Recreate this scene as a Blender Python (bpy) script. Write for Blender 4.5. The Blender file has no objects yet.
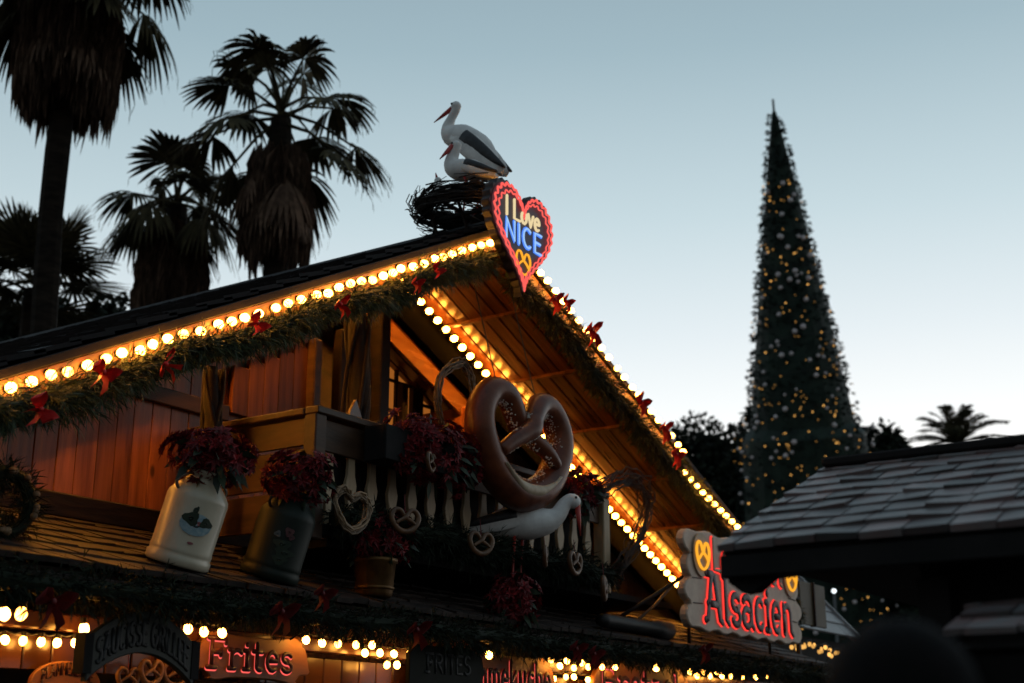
import bpy, math, random
from mathutils import Vector, Matrix, Euler
random.seed(11)
R = math.radians
S = bpy.context.scene
COL = S.collection

# ------------------------------------------------------------------ camera
EYE = Vector((0, 0, 1.65))
FPX = 1360.0
PITCH = math.atan(408.5 / FPX)
HEAD = math.atan(940 / math.hypot(FPX, 408.5))
h_ = Vector((math.cos(HEAD), math.sin(HEAD), 0)); r_ = Vector((math.sin(HEAD), -math.cos(HEAD), 0)); z_ = Vector((0, 0, 1))
fw_ = h_ * math.cos(PITCH) + z_ * math.sin(PITCH)
up_ = -h_ * math.sin(PITCH) + z_ * math.cos(PITCH)
cam_d = bpy.data.cameras.new('camera'); cam = bpy.data.objects.new('camera', cam_d); COL.objects.link(cam)
mw = Matrix((r_, up_, -fw_)).transposed().to_4x4(); mw.translation = EYE
cam.matrix_world = mw
cam_d.sensor_width = 36; cam_d.lens = FPX * 36 / 1024; cam_d.clip_end = 3000; cam_d.clip_start = 0.05
cam_d.dof.use_dof = True; cam_d.dof.focus_distance = 9.6; cam_d.dof.aperture_fstop = 1.6
S.camera = cam

def ray(x, y): return fw_ * FPX + r_ * (x - 512) + up_ * (341.5 - y)
def at(x, y, Y):
    d = ray(x, y); return EYE + d * (Y / d.y)
def atx(x, y, X):
    d = ray(x, y); return EYE + d * (X / d.x)
def far(x, y, D): return EYE + ray(x, y) * (D / FPX)
def rnd(a, b): return random.uniform(a, b)

# ------------------------------------------------------------------ mesh builder
class MB:
    def __init__(s, M=None): s.v = []; s.f = []; s.M = M
    def add(s, vs, fs):
        n = len(s.v)
        if s.M is not None: vs = [s.M @ Vector(v) for v in vs]
        s.v += [tuple(v) for v in vs]; s.f += [tuple(i + n for i in f) for f in fs]; return s
    def box(s, c, d, rot=None, bev=0.0):
        x, y, z = d[0] / 2, d[1] / 2, d[2] / 2; c = Vector(c)
        if bev:
            b = min(bev, x * .9, y * .9, z * .9)
            vs = []
            for sx in (-1, 1):
                for sy in (-1, 1):
                    for sz in (-1, 1):
                        vs += [Vector((sx * x, sy * (y - b), sz * (z - b))), Vector((sx * (x - b), sy * y, sz * (z - b))), Vector((sx * (x - b), sy * (y - b), sz * z))]
            def ix(sx, sy, sz, k): return ((sx > 0) * 4 + (sy > 0) * 2 + (sz > 0)) * 3 + k
            fs = []
            for q in (-1, 1):
                fs.append([ix(q, -1, -1, 0), ix(q, 1, -1, 0), ix(q, 1, 1, 0), ix(q, -1, 1, 0)])
                fs.append([ix(-1, q, -1, 1), ix(1, q, -1, 1), ix(1, q, 1, 1), ix(-1, q, 1, 1)])
                fs.append([ix(-1, -1, q, 2), ix(1, -1, q, 2), ix(1, 1, q, 2), ix(-1, 1, q, 2)])
            for a in (-1, 1):
                for c2 in (-1, 1):
                    fs.append([ix(a, c2, -1, 0), ix(a, c2, 1, 0), ix(a, c2, 1, 1), ix(a, c2, -1, 1)])
                    fs.append([ix(a, -1, c2, 0), ix(a, 1, c2, 0), ix(a, 1, c2, 2), ix(a, -1, c2, 2)])
                    fs.append([ix(-1, a, c2, 1), ix(1, a, c2, 1), ix(1, a, c2, 2), ix(-1, a, c2, 2)])
            for sx in (-1, 1):
                for sy in (-1, 1):
                    for sz in (-1, 1): fs.append([ix(sx, sy, sz, 0), ix(sx, sy, sz, 1), ix(sx, sy, sz, 2)])
        else:
            vs = [Vector((sx * x, sy * y, sz * z)) for sx in (-1, 1) for sy in (-1, 1) for sz in (-1, 1)]
            fs = [(0, 1, 3, 2), (4, 6, 7, 5), (0, 4, 5, 1), (2, 3, 7, 6), (0, 2, 6, 4), (1, 5, 7, 3)]
        if rot is not None:
            m = rot if isinstance(rot, Matrix) else Euler(rot).to_matrix()
            vs = [m @ v for v in vs]
        return s.add([v + c for v in vs], fs)
    def bar(s, a, b, w, h, up=(0, 0, 1), bev=0.0):
        a = Vector(a); b = Vector(b); d = b - a; L = d.length; d.normalize()
        u = Vector(up); sx = d.cross(u)
        if sx.length < 1e-4: sx = d.cross(Vector((1, 0, 0)))
        sx.normalize(); u = sx.cross(d)
        return s.box((a + b) / 2, (L, w, h), Matrix((d, sx, u)).transposed(), bev)
    def tube(s, pts, rad, n=8, cap=True, flat=None, closed=False):
        pts = [Vector(p) for p in pts]; m = len(pts)
        if not hasattr(rad, '__len__'): rad = [rad] * m
        vs = []; fs = []; prev = None
        for i, p in enumerate(pts):
            if closed: t = pts[(i + 1) % m] - pts[i - 1]
            else: t = pts[min(i + 1, m - 1)] - pts[max(i - 1, 0)]
            if t.length < 1e-9: t = Vector((0, 0, 1))
            t.normalize()
            if flat is not None:
                w = Vector(flat); a = t.cross(w); a.normalize(); b = w.copy()
            else:
                if prev is None:
                    a = t.cross(Vector((0, 0, 1)))
                    if a.length < .1: a = t.cross(Vector((0, 1, 0)))
                else: a = prev - t * prev.dot(t)
                a.normalize(); prev = a; b = t.cross(a)
            r = rad[i]
            if not hasattr(r, '__len__'): r = (r, r)
            for k in range(n):
                th = 2 * math.pi * k / n
                vs.append(p + a * (r[0] * math.cos(th)) + b * (r[1] * math.sin(th)))
        rng = m if closed else m - 1
        for i in range(rng):
            j = (i + 1) % m
            for k in range(n):
                k2 = (k + 1) % n
                fs.append((i * n + k, i * n + k2, j * n + k2, j * n + k))
        if cap and not closed:
            fs.append(tuple(range(n - 1, -1, -1))); fs.append(tuple((m - 1) * n + k for k in range(n)))
        return s.add(vs, fs)
    def lathe(s, prof, c=(0, 0, 0), n=16, ax=None, cap=True, sc=(1, 1)):
        vs = []; fs = []; c = Vector(c)
        q = Vector((0, 0, 1)).rotation_difference(Vector(ax)).to_matrix() if ax is not None else Matrix.Identity(3)
        for r, z in prof:
            for k in range(n):
                a = 2 * math.pi * k / n
                vs.append(c + q @ Vector((r * math.cos(a) * sc[0], r * math.sin(a) * sc[1], z)))
        for i in range(len(prof) - 1):
            for k in range(n):
                k2 = (k + 1) % n
                fs.append((i * n + k, i * n + k2, (i + 1) * n + k2, (i + 1) * n + k))
        if cap:
            fs.append(tuple(range(n - 1, -1, -1))); fs.append(tuple((len(prof) - 1) * n + k for k in range(n)))
        return s.add(vs, fs)
    def ball(s, c, r, n=10, m=6):
        if not hasattr(r, '__len__'): r = (r, r, r)
        vs = [Vector(c) + Vector((0, 0, -r[2]))]; fs = []
        for i in range(1, m):
            p = -math.pi / 2 + math.pi * i / m
            for k in range(n):
                a = 2 * math.pi * k / n
                vs.append(Vector(c) + Vector((r[0] * math.cos(p) * math.cos(a), r[1] * math.cos(p) * math.sin(a), r[2] * math.sin(p))))
        vs.append(Vector(c) + Vector((0, 0, r[2]))); T = len(vs) - 1
        for k in range(n):
            k2 = (k + 1) % n
            fs.append((0, 1 + k2, 1 + k)); fs.append((T, T - n + k, T - n + k2))
            for i in range(m - 2): fs.append((1 + i * n + k, 1 + i * n + k2, 1 + (i + 1) * n + k2, 1 + (i + 1) * n + k))
        return s.add(vs, fs)
    def prism(s, poly, z0, z1, bev=0.0):
        """poly in local xy, extruded along local z"""
        n = len(poly); cx = sum(p[0] for p in poly) / n; cy = sum(p[1] for p in poly) / n
        vs = [(x, y, z0) for x, y in poly] + [(x, y, z1 - bev) for x, y in poly]
        rings = 2
        if bev:
            ins = []
            for i in range(n):
                p = Vector(poly[i - 1]); q = Vector(poly[i]); t = Vector(poly[(i + 1) % n])
                d = (t - p); d = Vector((-d.y, d.x)); 
                if d.length > 1e-9: d.normalize()
                if d.dot(Vector((cx, cy)) - q) < 0 and s_area(poly) > 0: pass
                ins.append(q + d * bev * (1 if s_area(poly) > 0 else -1))
            vs += [(p.x, p.y, z1) for p in ins]; rings = 3
        fs = []
        for k in range(rings - 1):
            for i in range(n):
                j = (i + 1) % n
                fs.append((k * n + i, k * n + j, (k + 1) * n + j, (k + 1) * n + i))
        fs.append(tuple(range(n - 1, -1, -1))); fs.append(tuple((rings - 1) * n + i for i in range(n)))
        return s.add(vs, fs)
    def blade(s, a, d, L, w, droop=0.0, nrm=None):
        a = Vector(a); d = Vector(d).normalized()
        sd = d.cross(nrm if nrm is not None else Vector((rnd(-1, 1), rnd(-1, 1), rnd(-1, 1))))
        if sd.length < 1e-4: sd = Vector((1, 0, 0))
        sd.normalize(); mid = a + d * L * .5 + Vector((0, 0, -droop * L * .25)); tip = a + d * L + Vector((0, 0, -droop * L))
        return s.add([a - sd * w * .35, a + sd * w * .35, mid + sd * w * .5, mid - sd * w * .5, tip], [(0, 1, 2, 3), (3, 2, 4)])
    def build(s, name, mat, parent=None, smooth=False):
        off = Vector((0, 0, 0))
        p = parent
        while p is not None: off += p.location; p = p.parent
        me = bpy.data.meshes.new(name)
        me.from_pydata([tuple(Vector(v) - off) for v in s.v], [], s.f)
        if smooth:
            me.polygons.foreach_set('use_smooth', [True] * len(me.polygons))
        me.materials.append(mat); me.update()
        o = bpy.data.objects.new(name, me); COL.objects.link(o)
        if parent is not None: o.parent = parent
        return o
def s_area(p): return sum(p[i - 1][0] * p[i][1] - p[i][0] * p[i - 1][1] for i in range(len(p)))

def tag(o, label=None, cat=None, group=None, kind=None):
    if label: o['label'] = label
    if cat: o['category'] = cat
    if group: o['group'] = group
    if kind: o['kind'] = kind
    return o
def thing(name, label, cat, loc=(0, 0, 0), group=None):
    o = bpy.data.objects.new(name, None); COL.objects.link(o); o.location = loc; o.empty_display_size = .1
    return tag(o, label, cat, group)
def dup(o, parent=None):
    c = o.copy(); COL.objects.link(c); c.parent = parent
    for ch in list(o.children): dup(ch, c)
    return c
def face(o, U, V, W):      # frame: x->U, y->V, z->W at origin o
    m = Matrix((Vector(U), Vector(V), Vector(W))).transposed().to_4x4(); m.translation = Vector(o); return m
def facade(x, y, z): return face((x, y, z), (1, 0, 0), (0, 0, 1), (0, -1, 0))

# ------------------------------------------------------------------ materials
def newmat(name):
    m = bpy.data.materials.new(name); m.use_nodes = True; nt = m.node_tree
    for n in list(nt.nodes): nt.nodes.remove(n)
    out = nt.nodes.new('ShaderNodeOutputMaterial'); b = nt.nodes.new('ShaderNodeBsdfPrincipled')
    nt.links.new(b.outputs[0], out.inputs[0]); return m, nt, b
def nd(nt, t, **k):
    n = nt.nodes.new(t)
    for a, v in k.items(): setattr(n, a, v)
    return n
def surf(name, c1, c2, scale=(6, 6, 6), rough=.6, detail=5, island=0.0, bump=.0, metal=0.0, spec=.5, coat=0.0, lo=.35, hi=.65, knots=0.0):
    m, nt, b = newmat(name); L = nt.links.new
    tc = nd(nt, 'ShaderNodeTexCoord'); mp = nd(nt, 'ShaderNodeMapping'); mp.inputs['Scale'].default_value = scale
    L(tc.outputs['Object'], mp.inputs[0])
    no = nd(nt, 'ShaderNodeTexNoise'); no.inputs['Scale'].default_value = 1; no.inputs['Detail'].default_value = detail; no.inputs['Roughness'].default_value = .6
    L(mp.outputs[0], no.inputs['Vector'])
    if island:
        g = nd(nt, 'ShaderNodeNewGeometry')
        ad = nd(nt, 'ShaderNodeVectorMath', operation='ADD'); mu = nd(nt, 'ShaderNodeMath', operation='MULTIPLY'); mu.inputs[1].default_value = 37
        L(g.outputs['Random Per Island'], mu.inputs[0]); L(mp.outputs[0], ad.inputs[0]); L(mu.outputs[0], ad.inputs[1]); L(ad.outputs[0], no.inputs['Vector'])
    rp = nd(nt, 'ShaderNodeValToRGB'); rp.color_ramp.elements[0].position = lo; rp.color_ramp.elements[1].position = hi
    rp.color_ramp.elements[0].color = (*c1, 1); rp.color_ramp.elements[1].color = (*c2, 1)
    L(no.outputs['Fac'], rp.inputs[0])
    col = rp.outputs[0]
    if island:
        mr = nd(nt, 'ShaderNodeMapRange'); mr.inputs['To Min'].default_value = 1 - island; mr.inputs['To Max'].default_value = 1 + island
        L(g.outputs['Random Per Island'], mr.inputs[0])
        mx = nd(nt, 'ShaderNodeMix', data_type='RGBA', blend_type='MULTIPLY'); mx.inputs[0].default_value = 1
        L(col, mx.inputs[6]); L(mr.outputs[0], mx.inputs[7]); col = mx.outputs[2]
    if knots:
        mk = nd(nt, 'ShaderNodeMapping'); mk.inputs['Scale'].default_value = (knots, knots, knots * .45); L(tc.outputs['Object'], mk.inputs[0])
        vo = nd(nt, 'ShaderNodeTexVoronoi'); vo.inputs['Scale'].default_value = 1; L(mk.outputs[0], vo.inputs['Vector'])
        kr_ = nd(nt, 'ShaderNodeMapRange', interpolation_type='SMOOTHSTEP'); kr_.inputs['From Min'].default_value = .05; kr_.inputs['From Max'].default_value = .16; kr_.inputs['To Min'].default_value = .22
        L(vo.outputs['Distance'], kr_.inputs[0])
        kx = nd(nt, 'ShaderNodeMix', data_type='RGBA', blend_type='MULTIPLY'); kx.inputs[0].default_value = 1; L(col, kx.inputs[6]); L(kr_.outputs[0], kx.inputs[7]); col = kx.outputs[2]
    L(col, b.inputs['Base Color'])
    b.inputs['Metallic'].default_value = metal; b.inputs['Specular IOR Level'].default_value = spec; b.inputs['Coat Weight'].default_value = coat
    b.inputs['Coat Roughness'].default_value = .15
    rr = nd(nt, 'ShaderNodeMapRange'); rr.inputs['To Min'].default_value = max(.03, rough - .12); rr.inputs['To Max'].default_value = min(1, rough + .12)
    L(no.outputs['Fac'], rr.inputs[0]); L(rr.outputs[0], b.inputs['Roughness'])
    if bump:
        bp = nd(nt, 'ShaderNodeBump'); bp.inputs['Strength'].default_value = bump; bp.inputs['Distance'].default_value = .02
        L(no.outputs['Fac'], bp.inputs['Height']); L(bp.outputs[0], b.inputs['Normal'])
    return m
def glow(name, c, st, c2=None):
    m = bpy.data.materials.new(name); m.use_nodes = True; nt = m.node_tree
    for n in list(nt.nodes): nt.nodes.remove(n)
    out = nt.nodes.new('ShaderNodeOutputMaterial'); e = nt.nodes.new('ShaderNodeEmission')
    e.inputs[0].default_value = (*c, 1); e.inputs[1].default_value = st; nt.links.new(e.outputs[0], out.inputs[0])
    if c2:                                         # every lamp is a little stronger or weaker than the next
        oi = nd(nt, 'ShaderNodeObjectInfo'); mr = nd(nt, 'ShaderNodeMapRange'); mr.inputs['To Min'].default_value = st * (1 - c2); mr.inputs['To Max'].default_value = st * (1 + c2)
        nt.links.new(oi.outputs['Random'], mr.inputs[0]); nt.links.new(mr.outputs[0], e.inputs[1])
    return m

M = {}
WARM = (1, .50, .13)
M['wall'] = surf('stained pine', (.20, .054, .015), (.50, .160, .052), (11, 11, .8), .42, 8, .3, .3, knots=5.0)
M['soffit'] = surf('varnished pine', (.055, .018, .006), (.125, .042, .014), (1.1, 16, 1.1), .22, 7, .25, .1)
M['soffitbeam'] = surf('glossy beam pine', (.12, .042, .012), (.22, .085, .026), (1.1, 16, 9), .25, 6, 0, .08)
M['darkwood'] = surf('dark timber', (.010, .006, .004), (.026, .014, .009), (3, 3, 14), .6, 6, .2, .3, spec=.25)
M['rail'] = surf('weathered timber', (.035, .018, .010), (.085, .042, .022), (2, 9, 9), .5, 6, .2, .3, spec=.3)
M['board'] = surf('fascia pine', (.13, .050, .014), (.22, .09, .03), (2, 9, 9), .45, 6, .1, .15)
M['shingle'] = surf('brown shingle', (.012, .008, .007), (.038, .025, .02), (7, 7, 7), .6, 6, .45, .35, spec=.25)
M['roof'] = surf('dark roof shingle', (.008, .006, .006), (.020, .014, .014), (5, 5, 5), .7, 6, .5, .3, spec=.2)
M['kiosktile'] = surf('grey brown tile', (.135, .082, .078), (.105, .108, .108), (6, 6, 6), .42, 6, .6, .3, spec=.5)
M['black'] = surf('blackened timber', (.009, .009, .009), (.018, .016, .016), (4, 4, 4), .8, 5, .0, .2, spec=.15)
M['beam'] = surf('near black beam', (.0012, .001, .001), (.0028, .0022, .002), (4, 4, 4), .9, 5, .0, .2, spec=.02)  # one even, very dark tone for the inner barge beam
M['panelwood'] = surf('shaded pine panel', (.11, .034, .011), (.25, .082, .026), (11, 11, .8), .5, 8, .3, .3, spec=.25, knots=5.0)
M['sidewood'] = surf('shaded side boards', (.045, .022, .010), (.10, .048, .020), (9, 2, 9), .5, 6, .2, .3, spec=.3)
M['cream'] = surf('cream painted wood', (.30, .21, .12), (.46, .33, .20), (9, 9, 2), .5, 5, .1, .1)
M['bark'] = surf('rough bark', (.008, .005, .003), (.034, .018, .010), (22, 22, 5), .85, 8, 0, .9)
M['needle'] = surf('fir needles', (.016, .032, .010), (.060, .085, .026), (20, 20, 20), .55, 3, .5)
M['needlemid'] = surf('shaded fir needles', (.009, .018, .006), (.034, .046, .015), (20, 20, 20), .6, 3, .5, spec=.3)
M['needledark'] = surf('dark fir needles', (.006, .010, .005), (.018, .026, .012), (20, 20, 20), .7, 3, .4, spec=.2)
M['ribbon'] = surf('red ribbon', (.55, .014, .014), (.85, .03, .025), (14, 14, 14), .4, 3, .2)
M['ribbondark'] = surf('dark red ribbon', (.10, .006, .008), (.20, .010, .010), (14, 14, 14), .5, 3, .2)
M['petal'] = surf('poinsettia red', (.085, .004, .007), (.26, .010, .014), (30, 30, 30), .6, 3, .5)
M['leaf'] = surf('plant leaf', (.010, .018, .008), (.03, .05, .02), (30, 30, 30), .6, 3, .4)
M['gold'] = surf('gold centres', (.3, .18, .03), (.5, .3, .06), (30, 30, 30), .5, 3)
M['enamel'] = surf('cream enamel', (.46, .40, .29), (.58, .51, .38), (3, 3, 3), .38, 4, 0, .03, coat=.3)
M['blackenamel'] = surf('dark green enamel', (.006, .011, .008), (.014, .022, .016), (4, 4, 4), .5, 4, 0, .05, spec=.22, coat=.0)
M['steel'] = surf('dull steel', (.16, .15, .14), (.28, .26, .24), (8, 8, 8), .4, 4, 0, .1, metal=.8)
M['iron'] = surf('black iron', (.008, .008, .008), (.02, .02, .02), (8, 8, 8), .5, 4, 0, .1, metal=.5)
M['stork'] = surf('white plumage paint', (.66, .64, .62), (.82, .80, .77), (10, 10, 10), .5, 6, 0, .25)
M['storkblack'] = surf('black plumage paint', (.012, .012, .014), (.03, .03, .034), (18, 6, 18), .5, 5, 0, .3)
M['beak'] = surf('red beak paint', (.34, .02, .02), (.52, .05, .035), (10, 10, 10), .4, 3)
M['twig'] = surf('brown twigs', (.010, .007, .006), (.035, .022, .016), (30, 30, 30), .8, 4, .5)
M['wicker'] = surf('pale wicker', (.10, .06, .03), (.26, .16, .08), (30, 30, 30), .6, 4, .4)
M['lacquer'] = surf('lacquered dough', (.085, .019, .007), (.19, .050, .017), (5, 5, 5), .38, 6, 0, .25, spec=.28, coat=.10)
M['dough'] = surf('pale split crust', (.42, .30, .19), (.60, .48, .34), (12, 12, 12), .5, 5, 0, .2)
M['salt'] = surf('salt and rim highlights', (.6, .55, .48), (.8, .76, .7), (30, 30, 30), .4, 3)
M['bread'] = surf('baked crust', (.16, .065, .02), (.36, .16, .05), (10, 10, 10), .5, 5, 0, .2)
M['oldbread'] = surf('dark baked crust', (.07, .030, .011), (.17, .078, .030), (10, 10, 10), .45, 5, 0, .2)
M['plaque'] = surf('carved log plaque', (.48, .34, .25), (.66, .50, .38), (6, 6, 6), .55, 5, 0, .1)
M['plaque2'] = surf('orange pine plaque', (.19, .062, .012), (.29, .11, .026), (2, 8, 8), .5, 6, 0, .15)
M['maroon'] = surf('maroon paint', (.030, .005, .006), (.06, .009, .009), (9, 9, 9), .5, 3)
M['sign'] = surf('dark green sign paint', (.009, .011, .007), (.019, .021, .013), (7, 7, 7), .6, 4, 0, .1)
M['signdark'] = surf('near black sign paint', (.005, .006, .004), (.010, .011, .007), (7, 7, 7), .7, 4, 0, .1, spec=.15)
M['signtext'] = surf('blackish lettering', (.005, .005, .005), (.01, .01, .009), (7, 7, 7), .6, 4)
M['olive'] = surf('olive board', (.045, .030, .010), (.07, .048, .018), (5, 5, 5), .6, 4)
M['heartface'] = surf('plum sign face', (.10, .075, .105), (.14, .105, .145), (6, 6, 6), .5, 3)
M['heartedge'] = surf('dark sign edge', (.010, .008, .010), (.02, .016, .02), (6, 6, 6), .5, 3)
M['cable'] = surf('black cable', (.006, .006, .006), (.012, .011, .010), (9, 9, 9), .6, 3)
M['palmleaf'] = surf('palm fan leaf', (.036, .033, .019), (.092, .076, .038), (3, 3, 3), .85, 3, .4, spec=.12)
M['deadpalm'] = surf('dead palm frond', (.08, .05, .036), (.19, .12, .082), (3, 3, 6), .85, 3, .4, spec=.1)
M['palmtrunk'] = surf('palm trunk', (.012, .009, .007), (.032, .024, .018), (3, 3, 12), .9, 5, 0, .6, spec=.1)
M['foliage'] = surf('dark foliage', (.006, .010, .006), (.020, .028, .014), (1, 1, 1), .7, 3, .4, spec=.2)
M['xmas'] = surf('spruce needles', (.006, .014, .011), (.018, .034, .025), (2, 2, 2), .65, 3, .4, spec=.25)
M['bauble'] = surf('silver bauble', (.62, .52, .52), (.85, .78, .78), (9, 9, 9), .25, 2, 0, metal=.0, coat=.5)
M['asphalt'] = surf('paving', (.020, .019, .018), (.045, .042, .040), (2, 2, 2), .8, 8, 0, .3)
M['coat'] = surf('black wool coat', (.006, .006, .007), (.014, .013, .014), (30, 30, 30), .9, 4, 0, .3, spec=.15)
M['hair'] = surf('dark hair', (.003, .003, .003), (.008, .006, .006), (60, 60, 12), .8, 4, 0, .3, spec=.08)
M['skin'] = surf('skin', (.30, .17, .12), (.38, .22, .16), (9, 9, 9), .5, 3)
M['greyroof'] = surf('pale grey roofing', (.16, .15, .15), (.26, .25, .25), (8, 8, 8), .5, 5, .25, .2)
M['greensticker'] = surf('printed green', (.02, .06, .02), (.07, .14, .05), (40, 40, 40), .5, 4)
M['bluesticker'] = surf('printed blue', (.18, .30, .36), (.34, .44, .46), (40, 40, 40), .5, 4)
M['paintrose'] = surf('painted rose', (.22, .05, .07), (.40, .14, .14), (40, 40, 40), .5, 4)
M['duskrose'] = surf('faded rose paint', (.06, .02, .022), (.12, .045, .045), (40, 40, 40), .6, 4)
M['duskgreen'] = surf('faded green paint', (.007, .018, .009), (.018, .034, .016), (40, 40, 40), .6, 4)
M['duskblue'] = surf('faded blue paint', (.05, .075, .085), (.09, .12, .13), (40, 40, 40), .6, 4)
M['goldpot'] = surf('brass pot', (.09, .042, .012), (.17, .085, .025), (8, 8, 8), .45, 4, 0, .1, metal=.7)
M['pole'] = surf('grey pole', (.05, .05, .05), (.08, .08, .08), (8, 8, 8), .6, 3)
M['bulb'] = glow('lit warm bulb', (1, .39, .050), 36, .45)
M['bulbwarm'] = glow('strong warm bulb', (1, .375, .040), 56, .4)
M['bulbsoft'] = glow('lit eave bulb', (1, .41, .060), 34, .5)
M['fairy'] = glow('gold fairy bulb', (1, .50, .12), 1.15, .6)
M['pane'] = glow('lit window pane', (1, .30, .045), .30)
M['red'] = glow('red neon', (1, .045, .035), 1.35)
M['redpink'] = glow('pink red neon', (1, .12, .10), 1.1)
M['amber'] = glow('amber neon', (1, .42, .03), 1.1)
M['blue'] = glow('blue neon', (.10, .28, 1), 1.0)
M['paleneon'] = glow('pale neon', (1, .80, .45), .85)
M['white'] = glow('white lamp', (.85, .95, 1), 2.5)

# ------------------------------------------------------------------ world and sun
SUN_AZ = R(17)                       # direction of the afterglow in the scene, measured from +X towards +Y
w = bpy.data.worlds.new('World'); S.world = w; w.use_nodes = True; nt = w.node_tree
for n in list(nt.nodes): nt.nodes.remove(n)
L = nt.links.new
wo = nd(nt, 'ShaderNodeOutputWorld'); bg = nd(nt, 'ShaderNodeBackground'); L(bg.outputs[0], wo.inputs[0])
sky = nd(nt, 'ShaderNodeTexSky', sky_type='NISHITA'); sky.sun_disc = False
sky.sun_elevation = R(1.5); sky.sun_rotation = R(90) - SUN_AZ; sky.air_density = 1.2; sky.dust_density = .6; sky.ozone_density = 2.2
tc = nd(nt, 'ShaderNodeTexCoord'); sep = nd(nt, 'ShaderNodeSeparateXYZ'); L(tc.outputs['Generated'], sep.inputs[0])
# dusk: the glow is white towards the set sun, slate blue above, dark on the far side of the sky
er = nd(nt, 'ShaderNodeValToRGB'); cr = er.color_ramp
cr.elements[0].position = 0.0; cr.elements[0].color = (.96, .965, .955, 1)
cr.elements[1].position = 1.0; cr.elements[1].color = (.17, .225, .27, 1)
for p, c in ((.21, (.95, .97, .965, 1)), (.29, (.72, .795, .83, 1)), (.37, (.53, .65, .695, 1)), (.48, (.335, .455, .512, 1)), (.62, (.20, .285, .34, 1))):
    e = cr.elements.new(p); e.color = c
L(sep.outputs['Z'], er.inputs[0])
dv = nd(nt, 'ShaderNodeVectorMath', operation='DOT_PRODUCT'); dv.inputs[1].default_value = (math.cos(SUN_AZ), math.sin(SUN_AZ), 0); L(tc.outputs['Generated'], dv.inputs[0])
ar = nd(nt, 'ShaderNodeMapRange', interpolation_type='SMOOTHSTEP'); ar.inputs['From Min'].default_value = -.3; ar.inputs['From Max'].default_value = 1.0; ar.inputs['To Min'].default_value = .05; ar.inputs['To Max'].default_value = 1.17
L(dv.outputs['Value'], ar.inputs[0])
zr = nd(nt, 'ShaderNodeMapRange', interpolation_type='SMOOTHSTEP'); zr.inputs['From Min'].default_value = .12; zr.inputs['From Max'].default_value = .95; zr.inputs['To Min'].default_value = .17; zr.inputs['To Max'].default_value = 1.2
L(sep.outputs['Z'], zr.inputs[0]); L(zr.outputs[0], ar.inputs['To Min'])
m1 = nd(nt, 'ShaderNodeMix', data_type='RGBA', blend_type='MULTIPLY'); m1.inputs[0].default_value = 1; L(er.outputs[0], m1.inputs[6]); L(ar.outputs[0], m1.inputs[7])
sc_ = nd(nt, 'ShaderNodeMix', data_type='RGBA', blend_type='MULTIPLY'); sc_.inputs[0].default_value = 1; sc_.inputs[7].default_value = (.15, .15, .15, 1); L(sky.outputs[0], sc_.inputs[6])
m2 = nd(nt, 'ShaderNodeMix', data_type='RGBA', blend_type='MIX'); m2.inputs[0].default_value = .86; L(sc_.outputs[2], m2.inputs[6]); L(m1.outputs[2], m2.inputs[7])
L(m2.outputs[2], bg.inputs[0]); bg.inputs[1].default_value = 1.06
sd = bpy.data.lights.new('sun', 'SUN'); so = bpy.data.objects.new('sun', sd); COL.objects.link(so)
sd.energy = .04; sd.angle = R(12); sd.color = (1, .86, .78)
sdir = Vector((math.cos(SUN_AZ) * math.cos(R(3)), math.sin(SUN_AZ) * math.cos(R(3)), math.sin(R(3))))
so.rotation_euler = (-sdir).to_track_quat('-Z', 'Y').to_euler()
S.view_settings.view_transform = 'Standard'; S.view_settings.look = 'None'; S.view_settings.exposure = 0; S.view_settings.gamma = 1
S.cycles.use_denoising = True; S.cycles.max_bounces = 6; S.cycles.sample_clamp_indirect = 4

# ------------------------------------------------------------------ ground
g = MB(); g.add([(-400, -400, 0), (600, -400, 0), (600, 600, 0), (-400, 600, 0)], [(0, 1, 2, 3)])
tag(g.build('ground', M['asphalt']), kind='structure')

# ------------------------------------------------------------------ the chalet
AX, AZ, YG, YW, YR, YB = 9.42, 6.13, 6.40, 7.75, 8.70, 13.6      # apex, front of gable, wall, recess wall, back
HALF = 5.4; HR = 6.5; ANG = {-1: R(26.6), 1: R(22.6)}                    # the two slopes are not quite equal
CSD = {k: math.cos(a) for k, a in ANG.items()}; SND = {k: math.sin(a) for k, a in ANG.items()}; SLD = {k: math.tan(a) for k, a in ANG.items()}
CL, SNL, CR, SNR = CSD[-1], SND[-1], CSD[1], SND[1]
def rz(x, off=0): return AZ - off - SLD[1 if x > AX else -1] * abs(x - AX)             # height of roof skin at x
root = thing('market_chalet', 'large wooden Christmas market chalet with a lit gable roof and flower balcony', 'chalet', (AX, 9, 0))

def tile_rows(mb, o, along, upv, L, Wd, tw, th, thick=.022, seed=1, over=1.25, lift=.012, jit=.012):
    rg = random.Random(seed); along = Vector(along).normalized(); upv = Vector(upv).normalized(); nr = along.cross(upv).normalized()
    if nr.z < 0: nr = -nr
    rows = int(math.ceil(Wd / th)); cols = int(math.ceil(L / tw)) + 1
    for i in range(rows):
        sh = rg.random() * tw
        for j in range(cols):
            a0 = max(0, j * tw - sh); a1 = min(L, (j + 1) * tw - sh - .006)
            if a1 - a0 < .02: continue
            b0 = i * th + rg.uniform(-jit, jit); b1 = min(b0 + th * over, Wd)
            t0 = lift + thick + rg.uniform(-.004, .006); sk = rg.uniform(-.006, .006)
            p = [Vector(o) + along * a + upv * b + nr * n for a, b, n in ((a0, b0, t0 - thick), (a1, b0, t0 - thick), (a1, b1, .0), (a0, b1, .0), (a0, b0, t0 + sk), (a1, b0, t0 - sk), (a1, b1, thick), (a0, b1, thick))]
            mb.add(p, [(0, 3, 2, 1), (4, 5, 6, 7), (0, 1, 5, 4), (1, 2, 6, 5), (2, 3, 7, 6), (3, 0, 4, 7)])

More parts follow.
